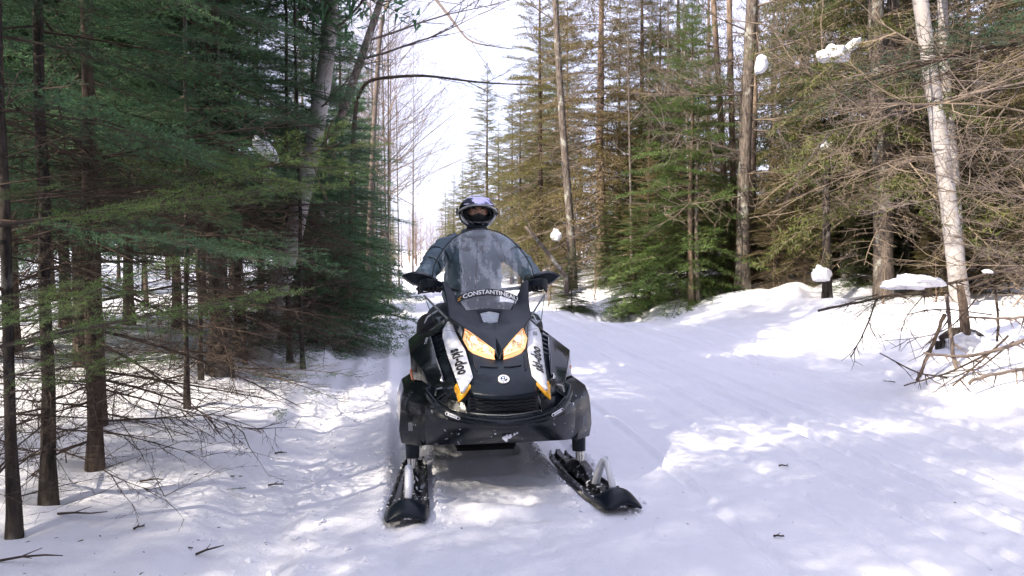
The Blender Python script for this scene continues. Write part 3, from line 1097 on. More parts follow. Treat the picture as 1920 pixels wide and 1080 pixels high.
# low brush and dead boughs along the foot of the woods on the right
for i in range(30):
    px = 1000 + 920 * (i + g.random()) / 30
    Y = g.uniform(15.5, 19.5) if px < 1500 else g.uniform(11.5, 15.5)
    x, y = xy(px, Y)
    k = ['bush', 'low', 'low'][i % 3]
    if 1490 < px < 1640:
        continue
    if 1120 < px < 1340:
        y += 3; x = (px - 960) / F_PX * y
    w_ = where(x, y, LM_R, 16, 30)
    if k == 'bush':
        tree('bare_shrub', 'bare twiggy brush %s' % w_[0], x, y, g.uniform(0.9, 1.9), 'bush', 1600 + i, group='low brush at the foot of the right hand woods', r=.015, mat='barktan', cat='shrub')
    else:
        tree('fir_sapling', 'low bushy conifer %s' % w_[0], x, y, g.uniform(1.2, 2.6), g.choice(['firlow', 'dry', 'firlow', 'gold']), 1600 + i, group='low conifers at the foot of the right hand woods', r=.02, cw=1.9, mat='barktan')

TREES = {}
# ---- right side, singled out
def R_tree(*a, **k):
    return tree(*a, **k)


x, y = xy(1292, 16.0)
TREES['fir'] = tree('fir_tree', 'bright green young fir with full pointed crown right of the rider', x, y, 6.6, 'young', 1201, cw=1.0)
x, y = xy(1190, 17.0)
tree('fir_sapling', 'small yellow green fir sapling at the foot of the bright young fir', x, y, 2.6, 'young', 1202, cw=1.35)
x, y = xy(912, 36)
tree('spruce_tree', 'tall narrow spruce whose tip stands in the sky gap behind the rider', x, y, 10.3, 'gold', 1203, cw=1.05)
for i_, (px_, Y_, H_, lb_) in enumerate(((935, 33, 7.0, 'spruce shoulder to shoulder with the tall narrow one, on its right'), (885, 38, 6.6, 'spruce just left of the tall narrow one'), (852, 43, 5.8, 'lowest spruce of the row that closes the sky gap'), (960, 31, 7.8, 'tall spruce between the narrow one and the slender pale trunk'), (835, 50, 5.6, 'far small spruce left of the row that closes the sky gap'))):
    x, y = xy(px_, Y_)
    tree('spruce_tree', lb_, x, y, H_, 'gold' if i_ % 2 else 'fargold', 1210 + i_, cw=1.3)
x, y = xy(868, 40)
tree('spruce_tree', 'short spruce at the right border of the sky gap behind the rider', x, y, 6.0, 'fargold', 1204, cw=1.2)
x, y = xy(1128, 22)
tree('spruce_tree', 'large ragged spruce with dry tan boughs behind the slender pale trunk', x, y, 13.5, 'dry', 1205, r=.16, mat='barktan', cw=1.25)
x, y = xy(1010, 25)
tree('spruce_tree', 'olive spruce between the sky gap and the slender pale trunk', x, y, 11.5, 'gold', 1206, cw=1.1)
x, y = xy(975, 29)
tree('spruce_tree', 'mid height olive spruce directly above the rider helmet', x, y, 8.0, 'gold', 1207, cw=1.1)
x, y = xy(1200, 24)
tree('spruce_tree', 'olive spruce behind the bright green young fir', x, y, 11, 'gold', 1208)
TREES['slender'] = limb_tree('aspen_tree', 'slender pale trunk rising in front of the ragged tan spruce',
          [at(1074, 515, 19.5), at(1068, 400, 19.5), at(1056, 250, 19.5), at(1046, 100, 19.5), at(1040, -20, 19.5), at(1030, -200, 19.5)], 0.115, 0.06, 'barklichen', seed=21,
          twigs=[(.5, (1, -.3, .4), 1.0, .02), (.6, (-1, -.3, .7), 1.4, .02), (.72, (-1, 0, .6), 2.2, .02), (.35, (-.8, -.5, .2), .8, .012), (.8, (1, 0, .8), 1.5, .02)])
limb_tree('tree_snag', 'broken leaning dead stem with snow flecks beside the windshield',
          [at(1062, 520, 17), at(1020, 465, 17), at(985, 425, 17)], 0.06, 0.03, 'barklichen', seed=22, twigs=[(.5, (1, 0, .5), .9, .012), (.8, (-.4, 0, .8), .7, .01)])
TREES['mottled'] = limb_tree('spruce_tree', 'mottled grey trunk with pinkish patches right of the bright young fir',
          [at(1392, 540, 15.5), at(1394, 350, 15.5), at(1402, 150, 15.5), at(1412, -30, 15.5), at(1420, -300, 15.5)], 0.145, 0.10, 'barklichen', seed=23, twmat='twigtan',
          twigs=[(.45, (1, -.3, -.1), 2.0, .02), (.5, (-.9, -.4, .1), 1.8, .02), (.6, (.9, -.6, 0), 2.2, .02), (.66, (-1, -.4, .1), 2, .02), (.72, (.9, -.3, .1), 1.9, .02), (.36, (-1, -.3, 0), 1.3, .014)])
for i, (pa, lab) in enumerate((((1364, 541), 'left one of the twin tan trunks right of the young fir'), ((1378, 541), 'right one of the twin tan trunks right of the young fir'))):
    TREES['twin'] = limb_tree('pine_tree', lab, [at(pa[0], pa[1], 16.5), at(pa[0] - 8 + i * 4, 300, 16.5), at(pa[0] - 25 + 14 * i, 20, 16.6), at(pa[0] - 40 + 30 * i, -200, 16.6)], 0.08, 0.05, 'barktan', seed=24 + i,
              twmat='twigtan', twigs=[(.5, (1, -.3, 0), 1.2, .014), (.6, (-1, -.3, .1), 1.4, .014), (.75, (.8, -.5, .2), 1.3, .014)])
for i, (px, lab) in enumerate(((1296, 'thin tan stem left of the pair under the young fir'), (1308, 'thin grey stem right of the pair under the young fir'))):
    limb_tree('fir_sapling', lab, [at(px, 548, 15.3), at(px - 3, 400, 15.4), at(px + 2, 230, 15.7), at(px + 2, 90, 16.0)], 0.065 - .01 * i, 0.008, 'barktan' if i == 0 else 'barklichen', seed=28 + i, n=8)
TREES['snag'] = limb_tree('tree_snag', 'short dead black snag with a ball of snow on its broken top', [at(1551, 562, 13.4), at(1549, 420, 13.4), at(1551, 285, 13.4)], 0.085, 0.05, 'barkblack', seed=30,
               twigs=[(.6, (1, -.4, .4), .8, .012), (.8, (-1, -.3, .5), .7, .012), (.3, (1, -.2, .2), .5, .01)])
TREES['brown'] = limb_tree('spruce_tree', 'straight brown speckled trunk left of the white birch on the right',
          [at(1656, 540, 13.2), at(1652, 330, 13.2), at(1644, 120, 13.2), at(1640, -60, 13.2), at(1636, -300, 13.2)], 0.15, 0.115, 'barklichen', seed=31, twmat='twigtan',
          twigs=[(.42, (-.9, -.4, .35), 2.0, .03), (.5, (-1, -.2, .2), 2.4, .03), (.55, (1, -.5, .1), 1.6, .02), (.65, (1, -.5, 0), 1.8, .02), (.7, (-1, -.4, .1), 2, .02), (.33, (1, -.4, -.1), 1.2, .014)])
TREES['white'] = limb_tree('birch_tree', 'white birch with black flecks leaning left at the right of the picture',
          [at(1800, 560, 11.4), at(1788, 460, 11.4), at(1768, 300, 11.4), at(1745, 140, 11.5), at(1728, 20, 11.6), at(1700, -200, 11.8)], 0.125, 0.10, 'birch', seed=32, twmat='twigtan',
          twigs=[(.55, (1, -.4, .3), 1.6, .02), (.7, (-1, -.3, .3), 1.5, .02), (.62, (1, -.2, 0), 1.3, .015)])
limb_tree('birch_tree', 'second thinner birch just behind the white leaning birch',
          [at(1800, 530, 12.6), at(1790, 350, 12.6), at(1772, 150, 12.6), at(1765, -60, 12.6)], 0.10, 0.07, 'birch', seed=33)


def right_woods():
    g = random.Random(15)
    pts = []
    tries = 0
    while len(pts) < 74 and tries < 8000:
        tries += 1
        y = g.uniform(11.5, 50)
        u = g.uniform(5.9 + max(0, 14 - y) * 0.6, 10 + y * 0.75)
        if y > 17 and g.random() < .3:
            u = g.uniform(4.4, 6.5)
        x = float(trail_c(y)) + u
        if x / y > 0.82 or x / y < 0.0:
            continue
        if y < 19 and x / y < 0.24:
            continue
        if any((x - a) ** 2 + (y - b) ** 2 < (1.25 + 0.02 * y) ** 2 for a, b in pts):
            continue
        pts.append((x, y))
    for i, (x, y) in enumerate(pts):
        q = g.random()
        near = y < 21
        if q < 0.50:
            kd = 'gold' if near else 'fargold'
            tree('spruce_tree', 'olive spruce %s, %s' % where(x, y, LM_R, 20, 32), x, y, g.uniform(9, 15), kd, 1300 + i, group='olive spruces in the woods on the right', mat=g.choice(['barklichen', 'barktan', 'barklichen']), r=g.uniform(.07, .15))
        elif q < 0.72:
            tree('spruce_tree', 'rust brown dry spruce %s, %s' % where(x, y, LM_R, 20, 32), x, y, g.uniform(8, 13), 'dry', 1300 + i, group='dry brown spruces in the woods on the right', mat='barktan', r=g.uniform(.06, .12))
        elif q < 0.9:
            tree('fir_tree', 'green fir among olive spruces %s, %s' % where(x, y, LM_R, 20, 32), x, y, g.uniform(6, 12), 'fir' if near else 'farfir', 1300 + i, group='green firs in the woods on the right', mat='bark', r=g.uniform(.05, .1))
        else:
            tree('bare_tree', 'leafless tan tree among spruces %s, %s' % where(x, y, LM_R, 20, 32), x, y, g.uniform(8, 12), 'bare', 1300 + i, group='leafless trees in the woods on the right', mat='barktan', r=g.uniform(.05, .1))


right_woods()
g = random.Random(99)
for i in range(30):
    Y = g.uniform(15, 25)
    px = 1180 + 740 * (i + g.random()) / 30
    x, y = xy(px, Y)
    w_ = where(x, y, LM_R, 19, 23)
    if i % 2:
        tree('spruce_sapling', 'small rusty sapling %s, %s' % w_, x, y, g.uniform(2.2, 4.2), 'dry', 1700 + i, group='rusty saplings in the understory of the right woods', r=.025, mat='barktan', cw=1.5)
    else:
        tree('bare_tree', 'slim bare tan pole tree %s, %s' % w_, x, y, g.uniform(8, 12), 'bare', 1700 + i, group='slim pole trees in the right woods', r=g.uniform(.035, .06), mat='barklichen', lean=(g.uniform(-.05, .05), 0))

# dry limbs on the trunks at the edge of the right woods
g = random.Random(77)
for key, px_, Y_ in (('mottled', 1396, 15.5), ('brown', 1650, 13.2), ('white', 1770, 11.5), ('twin', 1372, 16.5)):
    for k in range(9):
        py = 60 + 44 * k + g.uniform(-15, 15)
        sx_ = -1 if k % 2 else 1
        ln = g.uniform(70, 190)
        pxx = px_ + (-28 * (1 - py / 500) if key == 'white' else 0)
        aim_bough(TREES[key], DEADX[g.randint(0, 4)], at(pxx, py, Y_), at(pxx + sx_ * ln, py + g.uniform(-45, 40), Y_ - g.uniform(.3, 1.4)), g.uniform(-1.5, 1.5), 'dead_branch', g.uniform(.8, 1.3))

# ---- trees around and behind the viewpoint: they shade the trail and show in glass and paint
g = random.Random(23)
pts = []
for i in range(3000):
    if i % 3 == 1:
        y = g.uniform(-13, 4); u = g.uniform(3.9, 10); mind = 2.0
    elif i % 3 == 0:
        y = g.uniform(-26, 5); u = g.choice([-1, 1]) * g.uniform(4.6, 15); mind = 2.3
    else:
        y = g.uniform(-11, 5.5); u = g.uniform(-14, -3.9); mind = 1.5 if y < -1.2 else 3.4
    x = float(trail_c(y)) + u
    if y > -1.2 and i % 3 == 0 and u < 0:
        continue
    if y > 0 and abs(x / max(y, .1)) < 0.9:
        continue
    if x * x + y * y < 20:
        continue
    if y > -3.5 and x < 0 and x + 2.3 > -0.70 * (y + 2.0) and y + 2.0 > 0:
        continue
    if y > -3.5 and x > 0 and x - 2.3 < 0.70 * (y + 2.0) and y + 2.0 > 0:
        continue
    if any((x - a) ** 2 + (y - b) ** 2 < mind ** 2 for a, b in pts):
        continue
    pts.append((x, y))
    if len(pts) > 125:
        break
for i, (x, y) in enumerate(pts):
    tree('spruce_tree', 'spruce beside the trail behind the viewpoint', x, y, g.uniform(9, 12.5) if y < -1.2 or x > 0 else g.uniform(5, 6.5), g.choice(['farfir', 'farfir', 'fargold']), 1500 + i, cw=1.1, group='spruces behind the viewpoint')

# ---- thicket of dead branches at the right edge
root = empty('dead_spruce', (4.35, 7.6, gz(4.35, 7.6)))
tag(root, 'fallen dead spruce top with tangled dark branches at the right trail bank', 'fallen tree')
g = random.Random(31)


limbs = [
    ([(1534, 583, 7.0), (1631, 562, 7.2), (1714, 545, 7.4), (1775, 533, 7.5), (1859, 512, 7.7), (1920, 498, 7.8)], .012, .016, 'twig', 26),
    ([(1642, 562, 7.2), (1625, 615, 7.1), (1595, 670, 7.0)], .010, .006, 'twig', 10),
    ([(1770, 590, 7.5), (1745, 655, 7.4), (1720, 714, 7.3)], .020, .015, 'twig', 8),
    ([(1775, 551, 7.6), (1787, 668, 7.5), (1795, 705, 7.5)], .018, .020, 'twiggrey', 8),
    ([(1731, 662, 7.2), (1798, 670, 7.2), (1867, 659, 7.2), (1925, 636, 7.2)], .012, .020, 'twiggrey', 10),
    ([(1650, 662, 7.3), (1720, 701, 7.3), (1790, 709, 7.4)], .006, .010, 'twig', 6),
    ([(1695, 723, 7.0), (1784, 698, 7.2), (1853, 662, 7.4)], .006, .011, 'twig', 8),
    ([(1787, 723, 6.9), (1850, 668, 7.2), (1890, 630, 7.3)], .007, .011, 'twig', 6),
    ([(1817, 722, 6.8), (1820, 712, 6.8), (1867, 701, 6.9), (1930, 690, 7.0)], .014, .016, 'twiggrey', 8),
    ([(1815, 595, 7.8), (1881, 598, 7.8), (1930, 594, 7.8)], .013, .016, 'twiggrey', 9),
    ([(1700, 590, 7.3), (1760, 577, 7.5), (1860, 590, 7.8)], .006, .008, 'twig', 9),
    ([(1866, 540, 7.9), (1872, 600, 7.9), (1870, 640, 7.9)], .012, .012, 'twig', 6),
    ([(1740, 545, 7.4), (1700, 590, 7.2), (1690, 620, 7.1)], .006, .004, 'twig', 6),
    ([(1830, 560, 7.7), (1790, 610, 7.5), (1740, 632, 7.3), (1650, 640, 7.1)], .008, .003, 'twig', 10),
    ([(1900, 640, 7.4), (1840, 690, 7.2), (1800, 700, 7.1), (1760, 730, 7.0)], .009, .004, 'twig', 8),
]
for k, (p, a, b, m, t) in enumerate(limbs):
    px_limb(root, 'dead_branch', p, a, b, m, t, seed=50 + k)
MB().tube([at(1800, 535, 7.9) - root.location, at(1806, 570, 7.9) - root.location, at(1812, 640, 7.9) - root.location], [.035, .045, .055], 9).build('trunk', M['bark'], root, smooth=180)
for k in range(6):
    pa = (g.uniform(1640, 1720), g.uniform(548, 566), 7.3)
    aim_bough(root, rnd.choice(NEARS), at(*pa), at(pa[0] - g.uniform(60, 110), pa[1] + g.uniform(8, 50), 7.0), g.uniform(-.4, .4), 'bough', 0.6)
# snow covered log
lg = limb_tree('fallen_log', 'dark log end poking out of the snow under the dead spruce', [at(1762, 640, 8.0), at(1790, 620, 8.0), at(1830, 626, 8.1), at(1862, 660, 8.1)], 0.05, 0.05, 'barkblack', cat='log', seed=41, n=9, flare=1.0)

# tree just outside the right border, reaching in with dead tan branches
rt4, tp4, br4 = near_tree('spruce_tree', 'spruce beyond the right border reaching in with tan dead branches', 4.95, 5.9, 0.11, 11, 845, z_low=3.4, z_high=5.5, lmin=1.0, lmax=1.7, dead=0, mat='barklichen', dmesh=DEADT, bmesh_=NEAR)
for k, (pa, pb) in enumerate((
        ((2050, 130, 5.8), (1490, 205, 6.6)), ((2060, 240, 5.8), (1640, 190, 6.0)), ((2080, 300, 5.6), (1760, 260, 6.0)), ((2060, 350, 5.8), (1700, 345, 6.2)),
        ((2060, 420, 5.7), (1800, 330, 5.5)), ((2050, 520, 5.7), (1820, 430, 5.6)), ((2050, 480, 5.5), (1860, 360, 5.2)),
        ((2060, 180, 5.9), (1790, 80, 6.3)), ((2040, 500, 6.0), (1740, 500, 6.8)), ((2050, 560, 5.8), (1860, 470, 5.7)))):
    aim_bough(rt4, DEADX[k % 5], at(*pa), at(*pb), rnd.uniform(-1.2, 1.2), 'dead_branch', rnd.uniform(0.7, 1.2))
for (pa, pb) in (((2050, 60, 6), (1640, 60, 6.6)), ((2050, 20, 6), (1480, 150, 7.0)), ((2040, 100, 6), (1800, 30, 5.8)), ((2050, 330, 6.2), (1850, 280, 6.4))):
    o = aim_bough(rt4, rnd.choice(NEARS), at(*pa), at(*pb), rnd.uniform(-.5, .5), 'bough', 0.6)


# ------------------------------------------------------------------ snow clumps and litter
def clump(label, c, sx, sy, sz, seed, tilt=0.0, rz=0.0, group='snow clumps caught on branches', name='snow_clump'):
    bm = bmesh.new()
    bmesh.ops.create_icosphere(bm, subdivisions=4, radius=1.0)
    for v in bm.verts:
        p = np.array(v.co)
        q = p * 1.3 + seed * 3.1
        n = 1 + 0.52 * float(fbm(np.array([q[0] + q[2] * .6]), np.array([q[1] + q[2] * 0.9]), 1.3, 4, seed, .55)[0])
        v.co = v.co * n
        if v.co.z < -0.45:
            v.co.z = -0.45 + (v.co.z + 0.45) * 0.35
        v.co.x *= sx; v.co.y *= sy; v.co.z *= sz
        v.co.z += tilt * v.co.x
    me = bpy.data.meshes.new(name)
    bm.to_mesh(me)
    bm.free()
    me.polygons.foreach_set('use_smooth', [True] * len(me.polygons))
    o = put(name, me, None, [M['snowclump']], c)
    o.rotation_euler = (0, 0, rz)
    tag(o, label, 'snow clump', group)
    return o


MIDB = []
for i_ in range(2):
    me_ = np_mesh('bough', *t_spr[i_])
    me_.materials.append(M['twigtan']); me_.materials.append(M['gold'])
    MIDB.append(me_)
for p0_, p1_ in (((1420, 60, 7.2), (1425, 150, 6.9)), ((1680, 60, 6.6), (1505, 128, 6.75)), ((1640, 75, 6.5), (1530, 95, 6.7))):
    aim_bough(rt4, MIDB[0], at(*p0_), at(*p1_), .3, 'bough', .6)
clump('long flat pillow of snow on the dead spruce branch at the right', at(1712, 531, 7.38), .27, .16, .09, 1, 0.02)
for (pb, w_) in (((1535, 118, 6.75), .5), ((1412, 138, 7.05), .45), ((1600, 100, 6.65), .4)):
    aim_bough(rt4, NEARS[1], at(2040, 60, 6.0), at(*pb), .2, 'bough', w_)
clump('largest snow lump high in the sunlit twigs at the upper right', at(1562, 104, 6.7), .13, .12, .085, 2, 0.0)
clump('upturned end of the large snow lump at the upper right', at(1596, 90, 6.66), .075, .08, .06, 3, 0.65)
clump('drooping snow lump at a bough tip left of the largest lump', at(1427, 124, 7.0), .05, .06, .10, 4, 0.3)
for (tr_, p0, p1, lb, sz, sd_) in (
        (TREES['slender'], (1062, 470, 19.5), (1043, 452, 19.3), 'ragged snow lump hanging beside the slender pale trunk', (.13, .11, .19), 5),
        (TREES['snag'], (1551, 500, 13.4), (1537, 525, 13.2), 'snow bulge against the foot of the black snag', (.17, .14, .17), 7)):
    aim_bough(tr_, MIDB[1], at(*p0), at(p1[0] + (p1[0] - p0[0]) * 1.6, p1[1] + 8, p1[2]), .2, 'bough', .9)
    aim_bough(tr_, MIDB[0], at(p0[0], p0[1] - 45, p0[2]), at(p1[0] + (p1[0] - p0[0]) * .9, p1[1] - 8, p1[2] - .1), -.3, 'bough', .8)
    px_limb(tr_, 'branch', [p0, p1], .018, .010, 'twig', 3, seed=sd_)
    clump(lb, at(p1[0], p1[1] - 8, p1[2]), *sz, sd_)
clump('round snow ball on the broken top of the black snag', at(1551, 275, 13.4), .085, .085, .10, 6)
aim_bough(rt2, NEARB[2], at(380, 300, 6.4), at(545, 300, 6.15), 0.1, 'bough', .7)
clump('snow patch caught in the dark firs at the upper left', at(497, 283, 6.2), .10, .08, .08, 9, -0.7)
clump('tiny cap of snow at the outer end of the dead spruce branch', at(1852, 510, 7.7), .045, .05, .03, 11, 0.1)
clump('rounded snow cap over the log under the dead spruce', at(1818, 648, 7.9), .22, .18, .13, 15)


def twig_thing(label, px, py, ln, ang, seed, sprig=False):
    d = ray(px, py)
    z = 0.1
    for _ in range(6):
        t = (z - EYE) / d[2]
        x, y = d[0] * t, d[1] * t
        z = gz(x, y)
    gg = random.Random(seed)
    if sprig:
        o = put('fir_sprig', SPRIG[seed % 2], None, (), (x, y, z + 0.015))
        o.rotation_euler = (gg.uniform(-.2, .2), gg.uniform(-.1, .1), ang)
        o.scale = (ln, ln, ln)
        tag(o, label, 'sprig', 'fallen fir sprigs on the snow')
    else:
        b = MB()
        p = [Vector((0, 0, 0.008)), Vector((ln * .35, ln * gg.uniform(-.08, .08), 0.014)), Vector((ln * .7, ln * gg.uniform(-.1, .1), .012)), Vector((ln, ln * gg.uniform(-.15, .15), .010))]
        b.tube(p, [.006, .005, .004, .002], 5)
        for k in range(gg.randint(1, 3)):
            q = p[gg.randint(1, 2)]
            b.tube([q, q + Vector((ln * .25, ln * gg.choice([-.22, .22]), .01))], [.003, .0015], 4)
        o = b.build('fallen_twig', M['twig'], None, smooth=180)
        o.location = (x, y, z)
        o.rotation_euler = (0, 0, ang)
        tag(o, label, 'twig', 'fallen twigs on the snow')
    return o


SPRIG = [bough_mesh('fir_sprig', 160 + i, 'fir', Lb=1.0, ntw=10, dens=140, nlen=0.10, nwid=0.012, sub=False, droop=0.02, stem_r=0.02, tl=0.5) for i in range(2)]
twig_thing('fir sprig lying nearest the left bank edge', 520, 770, .20, -1.0, 0, True)
twig_thing('small fir sprig flat on the left bank below the other sprig', 425, 925, .10, 0.5, 1, True)
twig_thing('fir sprig near the green sprays at the birch', 664, 668, .14, 0.3, 2, True)
twig_thing('twig lying across the churned track at the left', 503, 912, .09, .1, 3)
twig_thing('forked twig on the lip of the left bank', 515, 852, .08, .2, 4)
twig_thing('slanting twig on the bank near the bottom left', 367, 1044, .13, .75, 5)
twig_thing('thick stick poking in at the bottom left corner', -8, 1056, .24, .22, 6)
twig_thing('stick lying at the foot of the closest tall trunk', 108, 962, .22, .05, 7)
twig_thing('short twig on the sunlit part of the left bank', 262, 905, .12, .3, 8)
twig_thing('tiny dark twig on the left bank slope', 250, 995, .05, .8, 9)
twig_thing('thin twig half buried on the right side of the trail', 1460, 875, .06, -.4, 10)
twig_thing('lone twig low on the right half of the trail', 1450, 1008, .05, -.3, 11)
twig_thing('twig lying on the right bank before the dead spruce', 1680, 664, .12, 2.6, 12)


# look-alikes that still share a label are told apart by their order from the left
same = {}
for o in SC.objects:
    if o.parent is None and o.get('label') and o.get('category') and 'behind the viewpoint' not in o['label']:
        same.setdefault(o['label'], []).append(o)
ORD = ['first', 'second', 'third', 'fourth', 'fifth', 'sixth', 'seventh', 'eighth', 'ninth', 'tenth', 'eleventh', 'twelfth']
for lb, os_ in same.items():
    if 1 < len(os_) <= 12:
        for k, o in enumerate(sorted(os_, key=lambda q: q.location.x / max(q.location.y, .1))):
            o['label'] = lb + ', ' + ORD[k] + ' from left'

# ------------------------------------------------------------------ litter and crumbs (uncountable)
def scatter(name, label, n, area, size, mat, seed, stretch=1.0, sink=0.3):
    g = np.random.RandomState(seed)
    base = np.array([[1, 0, -.4], [-.6, .8, -.4], [-.5, -.9, -.4], [.1, .1, .7], [.7, .6, .1], [-.8, -.1, .2]])
    tri = np.array([[0, 4, 3], [4, 1, 3], [1, 5, 3], [5, 2, 3], [2, 0, 3], [0, 1, 4], [1, 2, 5], [0, 2, 1]])
    x, y = area(g, n)
    z = ground_z(x, y)
    s_ = size[0] + (size[1] - size[0]) * g.rand(n) ** 3
    a = g.uniform(0, 2 * math.pi, n)
    B = base[None] * (1 + .35 * g.uniform(-1, 1, (n, 6, 1)))
    B = B * np.array([stretch, 1, .8 if stretch == 1 else .5])[None, None]
    X = B[..., 0] * np.cos(a)[:, None] - B[..., 1] * np.sin(a)[:, None]
    Yv = B[..., 0] * np.sin(a)[:, None] + B[..., 1] * np.cos(a)[:, None]
    V = np.stack([X * s_[:, None] + x[:, None], Yv * s_[:, None] + y[:, None], B[..., 2] * s_[:, None] + (z + s_ * sink)[:, None]], -1).reshape(-1, 3)
    T = (tri[None] + (np.arange(n) * 6)[:, None, None]).reshape(-1, 3)
    o = put(name, np_mesh(name, V, T), None, [M[mat]])
    kind(o, 'stuff', label)


def left_rut(g, n):
    y = 2.4 + 12 * g.rand(n) ** 1.4
    return trail_c(y) - 2.5 + g.normal(0, .16, n), y


def all_trail(g, n):
    y = 2.3 + 16 * g.rand(n) ** 1.8
    return trail_c(y) + g.uniform(-2.8, 3.6, n), y


def sled_front(g, n):
    lx = np.where(g.rand(n) < .5, -1, 1) * (.5 + g.choice([-1, 1], n) * (.11 + np.abs(g.normal(0, .05, n))))
    ly = g.uniform(-.35, 1.2, n)
    ca_, sa_ = math.cos(R(9)), math.sin(R(9))
    return -.021 + lx * ca_ - ly * sa_, 3.97 + lx * sa_ + ly * ca_


def left_bank(g, n):
    y = 2.4 + 8 * g.rand(n) ** 1.3
    return trail_c(y) - 2.9 - np.abs(g.normal(0, 1.3, n)), y


scatter('snow_crumbs', 'loose crumbs of snow along the churned left edge of the trail', 1100, left_rut, (.004, .026), 'snowclump', 1)
scatter('snow_crumbs', 'loose crumbs of snow scattered over the trail', 900, all_trail, (.003, .014), 'snowclump', 2)
scatter('snow_crumbs', 'loose crumbs of snow thrown up beside the skis', 500, sled_front, (.004, .017), 'snowclump', 3)
scatter('forest_litter', 'dark needles and bark bits strewn over the left snow bank', 420, left_bank, (.002, .010), 'twig', 4, 2.6, .1)
scatter('forest_litter', 'dark needles and bark bits strewn over the trail', 160, all_trail, (.002, .007), 'twig', 5, 2.2, .1)


# ------------------------------------------------------------------ snowmobile
M['matte'] = pbr('matte_black_plastic', (0.006, 0.010, 0.016), 0.33, 0, 0.2, 30, 0.15, 900, spec=0.25, rvar=0.06)
M['gloss'] = pbr('gloss_black_plastic', (0.008, 0.010, 0.012), 0.10, 0, 0.2, 8, 0.02, 40, coat=0.15, rvar=0.05)
M['satin'] = pbr('satin_black_plastic', (0.006, 0.009, 0.013), 0.24, 0, 0.2, 12, 0.04, 60, coat=0.0, rvar=0.07, spec=0.32)
M['rubber'] = pbr('black_rubber', (0.012, 0.012, 0.013), 0.75, 0, 0.2, 20, 0.3, 200)
M['white'] = pbr('silver_white_panel', (0.66, 0.67, 0.70), 0.28, 0, 0.03, 5, coat=0.4, rvar=0.06)
M['yellow'] = pbr('yellow_decal', (0.90, 0.42, 0.015), 0.35, 0, 0.04, 5, coat=0.3)
M['steel'] = pbr('bare_steel', (0.62, 0.60, 0.56), 0.22, 1.0, 0.1, 20, rvar=0.08)
M['grey'] = pbr('grey_plastic', (0.16, 0.17, 0.18), 0.4, 0, 0.1, 20)
M['ink'] = pbr('black_ink', (0.01, 0.01, 0.012), 0.4, 0, 0.05, 5)
M['badge'] = pbr('white_badge', (0.78, 0.78, 0.80), 0.3, 0, 0.03, 5)
M['blue'] = pbr('dark_blue_print', (0.015, 0.06, 0.14), 0.35, 0, 0.1, 5)
M['orange'] = pbr('orange_reflector', (0.75, 0.17, 0.04), 0.3, 0, 0.1, 30)
M['chrome'] = pbr('chrome', (0.8, 0.8, 0.8), 0.08, 1.0, 0.02, 5)


def snowy(name, base, rough, amount=0.56, scale=30.0, coat=0.0):
    """plastic with snow stuck on it in patches"""
    m, nt, b, _ = nodes(name)
    n = tex(nt, 'NOISE', scale, 'Object', 5, None, 0.6)
    f = ramp(nt, n, [(amount, (0, 0, 0)), (amount + 0.035, (1, 1, 1))])
    mx = nt.nodes.new('ShaderNodeMix'); mx.data_type = 'RGBA'
    L(nt, f, mx.inputs[0]); mx.inputs[6].default_value = (*base, 1); mx.inputs[7].default_value = (0.82, 0.83, 0.87, 1)
    L(nt, mx.outputs[2], b.inputs['Base Color'])
    L(nt, ramp(nt, f, [(0, (rough,) * 3), (1, (0.8,) * 3)]), b.inputs['Roughness'])
    b.inputs['Coat Weight'].default_value = coat
    bump(nt, f, b, 0.6, 0.004)
    return m


M['dustgloss'] = snowy('gloss_plastic_with_snow_flecks', (0.007, 0.009, 0.011), 0.11, 0.685, 26)
M['dustsatin'] = snowy('satin_plastic_with_snow_flecks', (0.007, 0.010, 0.014), 0.22, 0.665, 34)
M['skiblack'] = snowy('snow_flecked_ski_plastic', (0.010, 0.011, 0.013), 0.3, 0.565, 22)
M['bellysnow'] = snowy('snow_caked_plastic', (0.010, 0.013, 0.017), 0.4, 0.53, 55)


